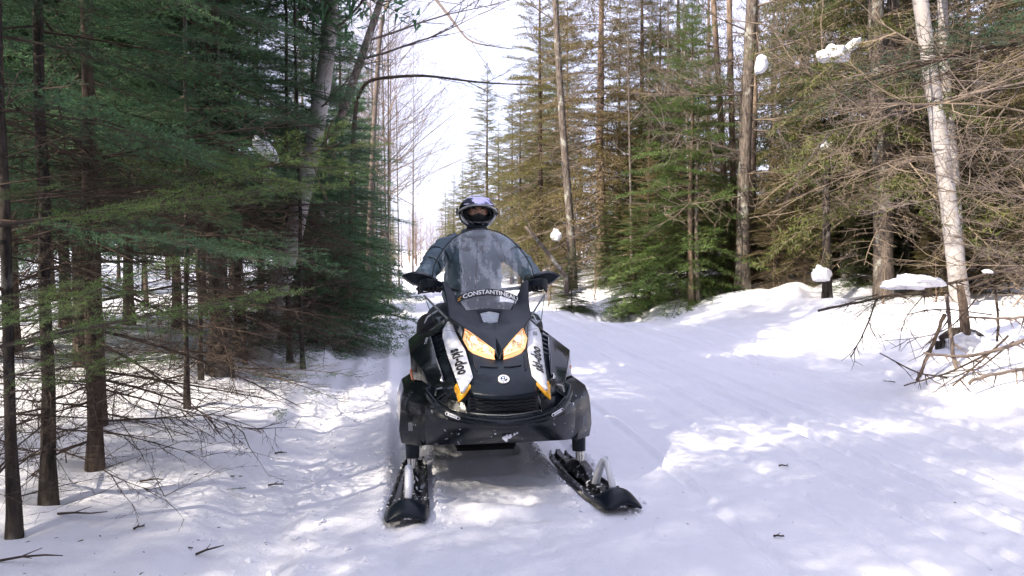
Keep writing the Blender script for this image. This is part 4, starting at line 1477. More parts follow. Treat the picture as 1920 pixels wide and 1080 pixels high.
def clear_mat(name, streak=True, tint=(0.93, 0.96, 0.97), refl=1.0):
    m, nt, b, out = nodes(name)
    nt.nodes.remove(b)
    tr = nt.nodes.new('ShaderNodeBsdfTransparent'); tr.inputs[0].default_value = (*tint, 1)
    gl = nt.nodes.new('ShaderNodeBsdfGlossy'); gl.inputs['Roughness'].default_value = 0.03
    gl.inputs[0].default_value = (1, 1, 1, 1)
    lw = nt.nodes.new('ShaderNodeLayerWeight'); lw.inputs[0].default_value = 0.5
    pw = nt.nodes.new('ShaderNodeMath'); pw.operation = 'POWER'; pw.inputs[1].default_value = 4.0
    L(nt, lw.outputs['Facing'], pw.inputs[0])
    ml = nt.nodes.new('ShaderNodeMath'); ml.operation = 'MULTIPLY_ADD'; ml.inputs[1].default_value = 0.9; ml.inputs[2].default_value = 0.045 * refl; ml.use_clamp = True
    L(nt, pw.outputs[0], ml.inputs[0])
    mx = nt.nodes.new('ShaderNodeMixShader')
    L(nt, ml.outputs[0], mx.inputs[0]); L(nt, tr.outputs[0], mx.inputs[1]); L(nt, gl.outputs[0], mx.inputs[2])
    res = mx.outputs[0]
    if streak:
        df = nt.nodes.new('ShaderNodeBsdfDiffuse'); df.inputs[0].default_value = (0.80, 0.82, 0.88, 1)
        n1 = tex(nt, 'NOISE', 9.0, 'Object', 5, (2.6, 1, 0.5), 0.62)     # wiped, drawn-out frost
        n2 = tex(nt, 'NOISE', 70.0, 'Object', 3, None, 0.6)
        n3 = tex(nt, 'NOISE', 3.2, 'Object', 2)
        a = nt.nodes.new('ShaderNodeMath'); a.operation = 'MULTIPLY_ADD'; a.inputs[1].default_value = 0.30
        L(nt, n2, a.inputs[0]); L(nt, n1, a.inputs[2])
        a2 = nt.nodes.new('ShaderNodeMath'); a2.operation = 'MULTIPLY_ADD'; a2.inputs[1].default_value = 0.55
        L(nt, n3, a2.inputs[0]); L(nt, a.outputs[0], a2.inputs[2])
        f = ramp(nt, a2.outputs[0], [(0.93, (0.0, 0.0, 0.0)), (1.0, (0.20, 0.20, 0.20))])
        m2 = nt.nodes.new('ShaderNodeMixShader')
        L(nt, f, m2.inputs[0]); L(nt, res, m2.inputs[1]); L(nt, df.outputs[0], m2.inputs[2])
        res = m2.outputs[0]
    L(nt, res, out.inputs['Surface'])
    return m


M['glass'] = clear_mat('frosted_windshield', True, tint=(0.94, 0.97, 0.98), refl=1.7)
M['clear'] = clear_mat('clear_plastic', False)


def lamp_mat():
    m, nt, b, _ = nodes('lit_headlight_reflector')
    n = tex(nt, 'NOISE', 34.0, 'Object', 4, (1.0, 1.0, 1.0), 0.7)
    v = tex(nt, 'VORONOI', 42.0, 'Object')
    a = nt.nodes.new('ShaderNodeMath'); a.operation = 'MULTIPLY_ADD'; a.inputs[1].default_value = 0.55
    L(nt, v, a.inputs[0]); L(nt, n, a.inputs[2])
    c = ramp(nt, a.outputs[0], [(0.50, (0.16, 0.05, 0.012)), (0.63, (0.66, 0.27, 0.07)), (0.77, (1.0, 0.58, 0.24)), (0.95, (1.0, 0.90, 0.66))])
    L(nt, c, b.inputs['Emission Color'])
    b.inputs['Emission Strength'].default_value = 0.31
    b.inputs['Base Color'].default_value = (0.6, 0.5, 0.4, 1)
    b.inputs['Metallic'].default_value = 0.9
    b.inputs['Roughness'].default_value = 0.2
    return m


def glow_mat(name, col, s):
    m, nt, b, _ = nodes(name)
    b.inputs['Base Color'].default_value = (*col, 1)
    b.inputs['Emission Color'].default_value = (*col, 1)
    b.inputs['Emission Strength'].default_value = s
    b.inputs['Roughness'].default_value = 0.3
    return m


M['lamp'] = lamp_mat()
M['bulb'] = glow_mat('lit_bulb', (1.0, 0.86, 0.6), 1.6)
M['amber'] = glow_mat('amber_lens', (0.90, 0.42, 0.18), 0.22)

SLED_A = R(9)
SX, SY = -0.021, 3.97
sled = empty('snowmobile', (SX, SY, gz(SX, SY) * 0 + 0.0), SLED_A)
tag(sled, 'black and silver snowmobile with lit headlights and tall windshield on the snow trail', 'snowmobile')


def mir(P, s):
    return [(p[0] * s, p[1], p[2]) for p in P]


def plate(name, pts, faces, mat, parent, thick=0.010, bevel=0.004, smooth=40, s=1, mb=None):
    b = MB().add(mir(pts, s), faces)
    return b.build(name, M[mat], parent, smooth=smooth, solid=thick, off=0.0, bevel=bevel)


# --- hood
hood_r = [
    [(0, .055, .570), (.06, .070, .571), (.12, .090, .574), (.168, .112, .578), (.190, .150, .597)],
    [(0, .060, .590), (.06, .074, .591), (.12, .094, .593), (.170, .116, .597), (.192, .156, .612)],
    [(0, .100, .618), (.06, .110, .619), (.12, .125, .622), (.165, .142, .628), (.180, .170, .640)],
    [(0, .165, .656), (.06, .172, .657), (.115, .183, .660), (.155, .198, .664), (.172, .215, .668)],
    [(0, .255, .706), (.055, .262, .706), (.105, .270, .706), (.150, .290, .708), (.172, .320, .716)],
    [(0, .335, .742), (.035, .338, .746), (.080, .352, .756), (.130, .385, .772), (.170, .430, .784)],
]
rows = [[(-p[0], p[1], p[2]) for p in reversed(r[1:])] + list(r) for r in hood_r]
MB().grid(rows).build('hood', M['matte'], sled, smooth=24, solid=.012, off=0, bevel=.004)
# raised strakes on the hood that catch the lamp light
for s in (-1, 1):
    MB().tube([(s * .018, .262, .716), (s * .060, .266, .718), (s * .118, .282, .722)], [.0055, .006, .004], 6, flat=1.0).build('hood_rib', M['satin'], sled, smooth=60)
    MB().tube([(s * .150, .375, .768), (s * .148, .30, .725), (s * .140, .245, .699)], [.003, .006, .003], 6).build('hood_rib', M['satin'], sled, smooth=60)

# --- silver stripes with yellow tips
st_out = [(.262, .790, .925), (.300, .700, .885), (.305, .640, .845), (.287, .500, .762), (.268, .350, .695), (.252, .215, .645), (.237, .125, .603)]
st_in = [(.240, .760, .915), (.232, .670, .880), (.214, .590, .838), (.186, .455, .786), (.176, .330, .724), (.168, .205, .668), (.232, .122, .601)]


def stripe_pt(a, b):
    """a along 0..6, b 0 (outer) .. 1 (inner)"""
    i = min(int(a), 5)
    t = a - i
    o = Vector(st_out[i]).lerp(Vector(st_out[i + 1]), t)
    n = Vector(st_in[i]).lerp(Vector(st_in[i + 1]), t)
    p = o.lerp(n, b)
    p += Vector((0.18, -0.62, 0.76)).normalized() * 0.010 * math.sin(math.pi * b)
    return p


def text_mesh(txt, size, shear=0.0, offset=0.0, space=1.0):
    cu = bpy.data.curves.new('lettering', 'FONT')
    cu.body = txt
    cu.size = size
    cu.shear = shear
    cu.offset = offset
    cu.space_character = space
    cu.align_x = 'CENTER'
    cu.resolution_u = 3
    o = bpy.data.objects.new('lettering', cu)
    C.objects.link(o)
    dg = bpy.context.evaluated_depsgraph_get()
    dg.update()
    me = bpy.data.meshes.new_from_object(o.evaluated_get(dg))
    bpy.data.objects.remove(o)
    # cut it fine enough to follow curved panels
    bm = bmesh.new()
    bm.from_mesh(me)
    bmesh.ops.remove_doubles(bm, verts=bm.verts, dist=1e-5)
    bmesh.ops.triangulate(bm, faces=bm.faces)
    bmesh.ops.subdivide_edges(bm, edges=[e for e in bm.edges if e.calc_length() > size * 0.25], cuts=1)
    bm.to_mesh(me)
    bm.free()
    return me


for s in (-1, 1):
    rows = []
    for k in range(25):
        a = 6 * k / 24
        rows.append([tuple(Vector((1, 1, 1)) * 0 + stripe_pt(a, b / 6)) for b in range(7)])
    rows = [mir(r, s) for r in rows]
    st = MB().grid(rows).build('side_stripe', M['white'], sled, smooth=50, solid=.014, off=0, bevel=.003)
    # seam near its top
    seam = [Vector(mir([stripe_pt(1.15, b / 6)], s)[0]) + Vector((0, -.004, .0055)) for b in range(7)]
    MB().tube(seam, .0016, 4).build('seam', M['ink'], st)
    tip = [(.272, .205, .612), (.262, .165, .585), (.256, .112, .552), (.222, .120, .582), (.182, .160, .626), (.190, .175, .640), (.236, .117, .594), (.256, .205, .640)]
    plate('yellow_tip', tip, [(0, 1, 6, 7), (1, 2, 3, 6), (3, 4, 5, 6)], 'yellow', sled, thick=.012, bevel=.002, s=s)
    # lettering
    tm = text_mesh('ski-doo', 0.080, 0.20, 0.0030, 1.10)
    n = Vector((0.18, -0.62, 0.76)).normalized()
    # flat transfer laid on the panel: left reads downwards, right upwards, letter tops towards the lamps
    oc = stripe_pt(3.72, .5)
    tt = (stripe_pt(4.9, .5) - stripe_pt(2.7, .5)).normalized()
    bb = stripe_pt(3.72, 1) - stripe_pt(3.72, 0)
    bb = (bb - tt * bb.dot(tt)).normalized()
    nn = tt.cross(bb).normalized()
    if nn.y > 0:
        nn = -nn
    for v in tm.vertices:
        du_, dv_ = -s * v.co.x * 1.02, (v.co.y - .024) * 1.15
        q = stripe_pt(min(max(3.72 + du_ / 0.145, 0), 5.99), min(max(.5 + dv_ / 0.10, 0), 1))
        p = oc + tt * du_ + bb * dv_ + nn * (max(-.004, (q - oc).dot(nn)) + .0095)
        v.co = (p.x * s, p.y, p.z)
    put('lettering', tm, st, [M['ink']])
    if s > 0:
        tb = text_mesh('600', 0.045, 0.1, 0.0005, 1.0)
        for v in tb.vertices:
            a, b = 1.75 - v.co.x / 0.135, 0.32 + v.co.y / 0.09
            p = stripe_pt(a, b) + n * 0.0095
            v.co = (p.x * s, p.y, p.z)
        put('lettering', tb, st, [M['grey']])

# --- dash cowl: the dark V that carries the windshield
Pn = {
    'a': (0, .325, .742), 'b': (.022, .345, .800), 'c': (0, .520, .862), 'd': (.100, .470, .862), 'e': (.192, .575, .915),
    'f': (.262, .735, .957), 'g': (.290, .990, .1178 * 10), 'h': (.246, 1.010, 1.160), 'i': (.200, .900, 1.055), 'j': (.150, .820, .995),
    'k': (.088, .790, 1.003), 'w': (.063, .772, .985), 'x': (.046, .732, .925), 'y': (0, .722, .917), 't': (0, .798, 1.010), 'u': (0, .778, .992),
    'q': (.120, .655, .915), 'r': (0, .600, .885), 'z': (.268, .86, 1.06),
}
keys = list(Pn)
half = ['abc', 'bdc', 'bed', 'cdr', 'dqr', 'deq', 'rqxy', 'efq', 'qfj', 'qjkx', 'fzij', 'zghi', 'xkw', 'wktu']
vs, fs, ix = [], [], {}
for s in (-1, 1):
    for k in keys:
        p = Pn[k]
        if p[0] == 0 and (k, 1) in ix:
            ix[(k, s)] = ix[(k, 1)]
            continue
        if p[0] == 0:
            ix[(k, 1)] = ix[(k, -1)] = len(vs)
            vs.append(p)
            continue
        ix[(k, s)] = len(vs)
        vs.append((p[0] * s, p[1], p[2]))
    for f in half:
        fs.append([ix[(k, s)] for k in f])
MB().add(vs, fs).build('dash_cowl', M['matte'], sled, smooth=32, solid=.016, off=0, bevel=.005)
MB().add([(.046, .738, .928), (-.046, .738, .928), (-.063, .776, .985), (.063, .776, .985)], [(0, 1, 2, 3)]).build('gauge_window', M['glass'], sled, solid=.003)
MB().box((0, .80, .945), (.15, .05, .10)).build('gauge', M['white'], sled, bevel=.006)

# --- headlights
for s in (-1, 1):
    out = [(.026, .352, .800), (.105, .452, .858), (.178, .562, .908), (.192, .505, .850), (.166, .442, .796), (.028, .348, .764)]
    ctr = (.105, .440, .825)
    lens = MB().add(mir(out, s), [tuple(range(6))])
    hl = lens.build('headlight', M['clear'], sled, solid=.003)
    back = [(p[0] * .96 + .004, p[1] + .045, p[2] - .004) for p in out]
    b = MB()
    # reflector: a fan of facets stepping back from the rim to the lamp
    n = len(out)
    N = 5
    ring = []
    for k in range(N + 1):
        t = k / N
        dp = 0.055 * math.sin(t * math.pi / 2)
        ring.append([(Vector(p).lerp(Vector((ctr[0], ctr[1], ctr[2])), t * 0.72) + Vector((0.0, dp + .004 + (.006 if k % 2 else 0), -.002))) for p in out])
    vs = [tuple(q) for r in ring for q in r]
    fs = [(k * n + i, k * n + (i + 1) % n, (k + 1) * n + (i + 1) % n, (k + 1) * n + i) for k in range(N) for i in range(n)]
    fs.append(tuple(N * n + i for i in range(n)))
    b.add(mir(vs, s), fs)
    b.build('reflector', M['lamp'], hl)
    # vertical flutes inside the lens
    for k in range(7):
        t = (k + 0.5) / 7
        p0 = Vector((.028 + .15 * t, .358 + .10 * t + .012, .772 + .040 * t))
        p1 = p0 + Vector((.004, .03, .028 + .022 * t))
        MB().tube(mir([p0, p1], s), .0035, 4).build('flute', M['lamp'], hl)
    MB().tube(mir([(.135, .49, .852), (.133, .478, .850)], s), [.020, .017], 14).build('bulb', M['bulb'], hl, smooth=60)
    MB().tube(mir([(.072, .435, .812), (.071, .422, .810)], s), [.014, .012], 12).build('bulb', M['bulb'], hl, smooth=60)
    low = [(.166, .436, .793), (.028, .342, .761), (.024, .336, .748), (.120, .372, .762)]
    plate('lower_lens', low, [(0, 1, 2, 3)], 'amber', hl, thick=.006, bevel=.0015, s=s)
    rim = [out[0], out[1], out[2], out[3], out[4], out[5], out[0]]
    MB().tube(mir(rim, s), .0045, 5).build('bezel', M['amber'], hl)
    # little clear marker outboard of the lamp
    plate('marker_lamp', [(.190, .575, .895), (.205, .600, .925), (.215, .610, .890), (.200, .54, .860)], [(0, 1, 2, 3)], 'grey', sled, thick=.006, s=s)

# --- upper side pods
for s in (-1, 1):
    P_ = [(.292, .72, .895), (.345, .74, .868), (.380, .75, .838), (.500, .70, .744), (.492, .64, .650), (.470, .52, .575),
          (.345, .55, .722), (.318, .38, .630), (.288, .50, .752), (.256, .20, .632),
          (.300, .26, .575), (.430, .46, .665), (.400, .40, .585)]
    F_ = [(2, 3, 11, 6), (3, 4, 11), (6, 11, 12, 7), (11, 4, 5, 12), (9, 7, 10), (7, 12, 10)]
    Pb = P_ + [(.380, 1.28, .860), (.500, 1.28, .760), (.490, 1.28, .560), (.480, 1.05, .50), (.470, .60, .52), (.25, 1.2, .93)]
    F_ += [(2, 13, 14, 3), (3, 14, 15, 4), (4, 15, 16, 5), (0, 18, 13, 2), (5, 16, 17)]
    pod = plate('side_panel', Pb, F_, 'gloss', sled, thick=.012, bevel=.006, smooth=45, s=s)
    # vent: dark recess with ribs between stripe and pod
    plate('vent', [(.300, .735, .872), (.376, .765, .828), (.343, .57, .712), (.290, .525, .742), (.262, .24, .626), (.318, .40, .624)], [(0, 1, 2, 3), (3, 2, 5, 4)], 'matte', sled, thick=.008, bevel=.002, s=s)
    for k in range(5):
        t = 0.08 + 0.2 * k
        a = Vector((.303, .725, .872)).lerp(Vector((.292, .53, .748)), t)
        c = Vector((.374, .755, .836)).lerp(Vector((.345, .57, .722)), t)
        MB().tube(mir([a, c], s), .0045, 5).build('vent_slat', M['grey'] if s > 0 else M['satin'], sled, smooth=60)
    # piping edge on the pod
    MB().tube(mir([(.378, .742, .843), (.352, .56, .733), (.322, .385, .640)], s), .0035, 5).build('trim', M['grey'], sled, smooth=60)
    # small mark on the pod
    tm = text_mesh('SWT', 0.022, 0.3, 0.0, 1.0)
    o0 = Vector((.395, .715, .822)); du = Vector((.030, -.06, -.10)).normalized(); dv = Vector((-.8, -.3, -.15)).normalized()
    if s < 0:
        for v in tm.vertices:
            p = o0 + du * (v.co.x + 0.01) - dv * v.co.y + Vector((0, -.012, .010))
            v.co = (p.x * s, p.y, p.z)
        put('lettering', tm, pod, [M['badge']])
    plate('reflector', [(.503, .66, .655), (.505, .70, .628), (.495, .62, .585), (.490, .60, .600)], [(0, 1, 2, 3)], 'orange', sled, thick=.006, bevel=.001, s=s)
    # turn latch
    MB().tube(mir([(.330, .395, .648), (.334, .375, .640), (.330, .368, .622)], s), .008, 6).build('latch', M['steel'], sled, smooth=60)

# --- lower fairings
for s in (-1, 1):
    P_ = [(.300, .270, .585), (.400, .400, .600), (.478, .500, .606), (.540, .455, .560), (.560, .435, .500), (.566, .425, .426), (.572, .425, .335),
          (.560, .425, .262), (.470, .345, .262), (.415, .300, .278), (.425, .265, .350), (.425, .255, .415), (.415, .265, .500), (.500, .350, .415), (.500, .350, .330), (.505, .375, .510),
          (.552, .95, .545), (.580, .95, .45), (.585, .95, .33), (.57, .90, .26), (.478, .90, .60), (.455, .55, .25)]
    F_ = [(0, 1, 15, 12), (1, 2, 3, 15), (15, 3, 4), (15, 4, 5, 13), (12, 15, 13, 11), (11, 13, 14, 10), (13, 5, 6, 14), (10, 14, 8, 9), (14, 6, 7, 8),
          (3, 16, 17, 4), (4, 17, 5), (5, 17, 18, 6), (6, 18, 19, 7), (2, 20, 16, 3), (7, 19, 21, 8), (8, 21, 9)]
    f = plate('lower_fairing', P_, F_, 'dustgloss' if s < 0 else 'dustsatin', sled, thick=.012, bevel=.007, smooth=50, s=s)
    # inner shroud beside the grille
    plate('nose_shroud', [(.188, .150, .592), (.262, .190, .612), (.330, .300, .595), (.400, .300, .520), (.330, .210, .478), (.200, .115, .478), (.215, .165, .540), (.300, .25, .545)],
          [(0, 1, 7, 6), (1, 2, 3, 7), (6, 7, 4, 5), (7, 3, 4)], 'satin', sled, thick=.010, bevel=.004, smooth=50, s=s)
    # small notch plate
    MB().box((.510 * s, .348, .372), (.030, .010, .050), rot=(0, 0, .25 * s)).build('notch_cover', M['grey'], f, bevel=.004)
    MB().box((.463 * s, .312, .33), (.006, .012, .15), rot=(0, .12 * s, 0)).build('seam', M['ink'], f)
    # eyelet hook with steel pin
    MB().tube(mir([(.335, .30, .600), (.365, .29, .595), (.375, .285, .560)], s), .006, 6).build('hook', M['grey'], f, smooth=60)

# --- belly pan
rb = []
for (yc, zc, ye, ze) in ((.075, .475, .270, .505), (.050, .440, .250, .455), (.060, .405, .250, .410), (.085, .360, .262, .345), (.120, .328, .300, .280), (.22, .296, .40, .262), (.55, .26, .60, .25)):
    r = []
    for k in range(11):
        x = -.43 + .86 * k / 10
        t = (abs(x) / .43)
        e = t ** 2.2
        r.append((x, yc + (ye - yc) * e, zc + (ze - zc) * t ** 1.6))
    rb.append(r)
MB().grid(rb).build('belly_pan', M['dustsatin'], sled, smooth=40, solid=.010, off=0, bevel=.004)
# snow caked into the slot on the belly
sl = []
for k in range(7):
    t = k / 6
    sl.append([(-.13 + .26 * t, .070 + .05 * abs(t - .5), .392 - .006 * abs(t - .5)), (-.10 + .20 * t, .084 + .05 * abs(t - .5), .345 + .07 * abs(t - .5))])
MB().grid(sl).build('snow_crust', M['bellysnow'], sled, smooth=60, solid=.006)
for k, (x, z, r) in enumerate(((.005, .362, .014), (.020, .368, .012), (-.010, .357, .011), (.0, .346, .009), (.045, .376, .007), (.060, .382, .006), (-.06, .382, .005))):
    bm = bmesh.new()
    bmesh.ops.create_icosphere(bm, subdivisions=2, radius=r)
    for v in bm.verts:
        v.co *= 1 + .35 * rnd.uniform(-1, 1)
        v.co.y *= .5
    me = bpy.data.meshes.new('snow_crumb'); bm.to_mesh(me); bm.free()
    put('snow_crumb', me, sled, [M['snowclump']], (x, .066 + .05 * abs(x), z))

# --- grille
MB().add([(-.195, .19, .600), (.195, .19, .600), (.205, .17, .465), (-.205, .17, .465)], [(0, 1, 2, 3)]).build('grille_back', M['ink'], sled)
MB().box((0, .135, .478), (.40, .10, .012)).build('grille_sill', M['satin'], sled, bevel=.003)
for i in range(5):
    z = .500 + .018 * i
    n = 13
    pts = [(-.185 + .37 * k / (n - 1), .118 + .05 * abs(-1 + 2 * k / (n - 1)) ** 2, z + (.0035 if k % 2 else -.0035)) for k in range(n)]
    MB().tube(pts, .0028, 5).build('grille_slat', M['matte'], sled, smooth=60)
MB().tube([(-.205, .145, .486), (-.10, .085, .484), (0, .066, .482), (.10, .085, .484), (.205, .145, .486)], .004, 6).build('grille_trim', M['grey'], sled, smooth=60)

# --- bumper
bp = [(-.395, .40, .585), (-.425, .33, .575), (-.408, .275, .555), (-.375, .205, .520), (-.300, .110, .482), (-.200, .058, .462), (-.10, .030, .452), (0, .020, .448)]
bp += [(-p[0], p[1], p[2]) for p in reversed(bp[:-1])]
bmp = MB().tube(bp, [.020] * 2 + [.024] * (len(bp) - 4) + [.020] * 2, 10, flat=.62).build('bumper', M['satin'], sled, smooth=60)
bp2 = [(p[0] * .97, p[1] - .002, p[2] + .030) for p in bp[3:-3]]
MB().tube(bp2, .005, 6).build('bumper_lip', M['satin'], bmp, smooth=60)
for s in (-1, 1):
    a, c = Vector((.255, .068, .474)), Vector((.322, .118, .494))
    d = (c - a)
    pl = MB()
    nrm = Vector((.45, -.85, .1)).normalized()
    up = d.cross(nrm).normalized()
    if up.z < 0:
        up = -up
    h = .0085
    q = [a - d * .08, a - up * h, c - up * h, c + d * .08, c + up * h, a + up * h]
    q = [tuple(v + nrm * .006) for v in q]
    bd = pl.add(mir(q, s), [tuple(range(6))]).build('badge', M['badge'], bmp, solid=.004)
    for t in (.06, .94):
        p = a.lerp(c, t) + nrm * .009
        MB().tube(mir([p, p + nrm * .002], s), [.006, .006], 10).build('rivet', M['ink'], bd)
    mk = MB()
    for k in range(5):
        p = a.lerp(c, .28 + .11 * k) + nrm * .0085
        mk.add(mir([p - up * .003 - d * .03, p - up * .003 + d * .03, p + up * .003 + d * .03, p + up * .003 - d * .03], s), [(0, 1, 2, 3)])
    o = mk.build('marking', M['grey'], bd)

# --- round hood emblem
en = Vector((0, -.56, .83)).normalized()
ec = Vector((0, .160, .6635))
eu = Vector((1, 0, 0)); ev = en.cross(eu).normalized()
if ev.z < 0:
    ev = -ev


def disc(name, r, h0, h1, mat, parent, n=28, c=(0, 0), arc=None, r_in=0.0):
    b = MB()
    cc = ec + eu * c[0] + ev * c[1]
    if r_in == 0:
        ring = [cc + (eu * math.cos(2 * math.pi * k / n) + ev * math.sin(2 * math.pi * k / n)) * r for k in range(n)]
        b.add([p + en * h0 for p in ring] + [p + en * h1 for p in ring], [tuple(range(n))[::-1], tuple(range(n, 2 * n))] + [(k, (k + 1) % n, n + (k + 1) % n, n + k) for k in range(n)])
    else:
        a0, a1 = arc or (0, 2 * math.pi)
        pts = []
        for k in range(n + 1):
            a = a0 + (a1 - a0) * k / n
            e = eu * math.cos(a) + ev * math.sin(a)
            pts += [cc + e * r_in + en * h1, cc + e * r + en * h1]
        b.add(pts, [(2 * k, 2 * k + 1, 2 * k + 3, 2 * k + 2) for k in range(n)])
    return b.build(name, M[mat], parent)


em = disc('emblem', .0315, -.006, .006, 'badge', sled)
disc('ring', .0195, .006, .0075, 'blue', em)
for k in range(10):
    a = 2 * math.pi * k / 10 + .15
    disc('dot', .0022, .006, .0076, 'ink', em, 8, (.0255 * math.cos(a), .0255 * math.sin(a)))
disc('swirl', .0150, 0, .0085, 'badge', em, 16, (.001, -.002), (R(-160), R(60)), .0085)
disc('swirl', .0195, 0, .0086, 'ink', em, 10, (0, 0), (R(-75), R(-10)), .012)
disc('dot', .0050, .0075, .0090, 'badge', em, 12, (-.003, .005))

# --- windshield
WS = [(1.000, .150, .815), (1.055, .185, .862), (1.110, .225, .908), (1.160, .275, .948), (1.205, .345, .985), (1.270, .335, 1.032), (1.340, .300, 1.082), (1.410, .250, 1.132), (1.465, .195, 1.172), (1.505, .130, 1.205), (1.526, .060, 1.224), (1.532, .012, 1.230)]


def ws_y(x, z):
    for (z0, w0, y0), (z1, w1, y1) in zip(WS, WS[1:]):
        if z <= z1:
            t = (z - z0) / (z1 - z0)
            return y0 + (y1 - y0) * t + 0.85 * x * x
    return WS[-1][2] + 0.85 * x * x


rows = []
for i in range(len(WS) - 1):
    for k in range(3):
        t = k / 3
        z = WS[i][0] + (WS[i + 1][0] - WS[i][0]) * t
        w = WS[i][1] + (WS[i + 1][1] - WS[i][1]) * t
        rows.append([(w * j / 10, ws_y(w * j / 10, z), z) for j in range(-10, 11)])
z, w, _ = WS[-1]
rows.append([(w * j / 10, ws_y(w * j / 10, z), z) for j in range(-10, 11)])
ws = MB().grid(rows).build('windshield', M['glass'], sled, smooth=180)
left = [r[0] for r in rows]
right = [r[-1] for r in rows]
MB().tube(left[12:] + right[::-1][:-12], .0045, 6).build('windshield_edge', M['ink'], ws, smooth=180)
MB().tube(left[:10], .004, 5).build('windshield_edge', M['ink'], ws, smooth=180)
MB().tube(right[:10], .004, 5).build('windshield_edge', M['ink'], ws, smooth=180)


def band_pt(x, v):
    z = 1.112 - 1.25 * x * x + v
    return (x, ws_y(x, z) - .004, z)


b = MB().grid([[band_pt(-.215 + .43 * k / 30, v) for k in range(31)] for v in (-.019, 0, .019)])
bnd = b.build('name_band', M['ink'], ws, smooth=180)
tm = text_mesh('CONSTANTINEAU', 0.037, 0.0, 0.0006, 0.98)
xs = [v.co.x for v in tm.vertices]
ww = (max(xs) - min(xs))
for v in tm.vertices:
    x = v.co.x / ww * .36 + .022
    p = band_pt(x, v.co.y - .0125)
    v.co = (p[0], p[1] - .003, p[2])
put('lettering', tm, bnd, [M['badge']])
tm = text_mesh('≤', 0.034, 0.3, 0.001, 1.0)
for v in tm.vertices:
    p = band_pt(v.co.x - .184, v.co.y - .012)
    v.co = (p[0], p[1] - .003, p[2])
put('lettering', tm, bnd, [M['yellow']])

# --- side wind deflectors, mirrors-shaped guards, handlebar
for s in (-1, 1):
    A_, B_, C_, D_ = (.262, .800, .945), (.405, 1.010, 1.085), (.345, .830, .925), (.300, .770, .905)
    df = MB().add(mir([A_, B_, C_, D_], s), [(0, 1, 2, 3)]).build('wind_deflector', M['clear'], sled, solid=.003)
    MB().tube(mir([A_, B_], s), .007, 6).build('deflector_edge', M['grey'], df, smooth=60)
    MB().tube(mir([B_, C_, D_, A_], s), .0028, 5).build('deflector_edge', M['ink'], df, smooth=60)
    # leaf-shaped mirror housing
    o_ = [(.300, 1.16, 1.182), (.345, 1.13, 1.212), (.400, 1.12, 1.235), (.450, 1.12, 1.243), (.505, 1.135, 1.232), (.552, 1.16, 1.208),
          (.520, 1.15, 1.178), (.480, 1.135, 1.150), (.430, 1.125, 1.137), (.380, 1.125, 1.145), (.330, 1.14, 1.162)]
    n = len(o_)
    ins = [(.43 + (p[0] - .43) * .80, p[1] - .030, 1.190 + (p[2] - 1.190) * .70) for p in o_]
    bk = [(p[0], p[1] + .012, p[2]) for p in o_]
    b = MB().add(mir(o_ + ins + bk, s), [(k, (k + 1) % n, n + (k + 1) % n, n + k) for k in range(n)] + [(k, (k + 1) % n, 2 * n + (k + 1) % n, 2 * n + k) for k in range(n)] + [tuple(range(n, 2 * n))])
    mr = b.build('mirror', M['matte'], sled, smooth=40, bevel=.003)
    gl = [(p[0], p[1] + .013, p[2]) for p in o_]
    MB().add(mir(gl, s), [tuple(range(n))]).build('mirror_glass', M['chrome'], mr)
    # knuckle guard below it
    g0 = [[(.270, 1.05, 1.168), (.268, 1.055, 1.140)], [(.330, 1.02, 1.188), (.330, 1.022, 1.142)], [(.385, 1.02, 1.196), (.385, 1.02, 1.135)], [(.425, 1.05, 1.190), (.425, 1.05, 1.095)], [(.440, 1.11, 1.175), (.440, 1.11, 1.085)]]
    MB().grid([mir(r, s) for r in g0]).build('hand_guard', M['matte'], sled, smooth=60, solid=.010, bevel=.003)
    MB().tube(mir([(.44, 1.11, 1.13), (.445, 1.18, 1.12), (.44, 1.225, 1.115)], s), .010, 6).build('guard_mount', M['matte'], sled, smooth=60)
    MB().tube(mir([(.275, 1.215, 1.120), (.43, 1.235, 1.118)], s), .018, 10).build('grip', M['rubber'], sled, smooth=60)
    MB().tube(mir([(.20, 1.20, 1.115), (.27, 1.165, 1.112), (.39, 1.155, 1.098), (.415, 1.160, 1.095)], s), .006, 6).build('brake_lever', M['satin'], sled, smooth=60)
MB().tube([(-.44, 1.235, 1.118), (-.27, 1.215, 1.120), (-.14, 1.20, 1.110), (-.07, 1.19, 1.06), (.07, 1.19, 1.06), (.14, 1.20, 1.110), (.27, 1.215, 1.120), (.44, 1.235, 1.118)], .012, 8).build('handlebar', M['matte'], sled, smooth=60)
MB().tube([(0, 1.19, 1.06), (0, 1.05, .86)], .03, 8).build('steering_post', M['matte'], sled, smooth=60)
MB().box((0, 1.17, 1.085), (.18, .09, .05)).build('bar_pad', M['rubber'], sled, bevel=.015)

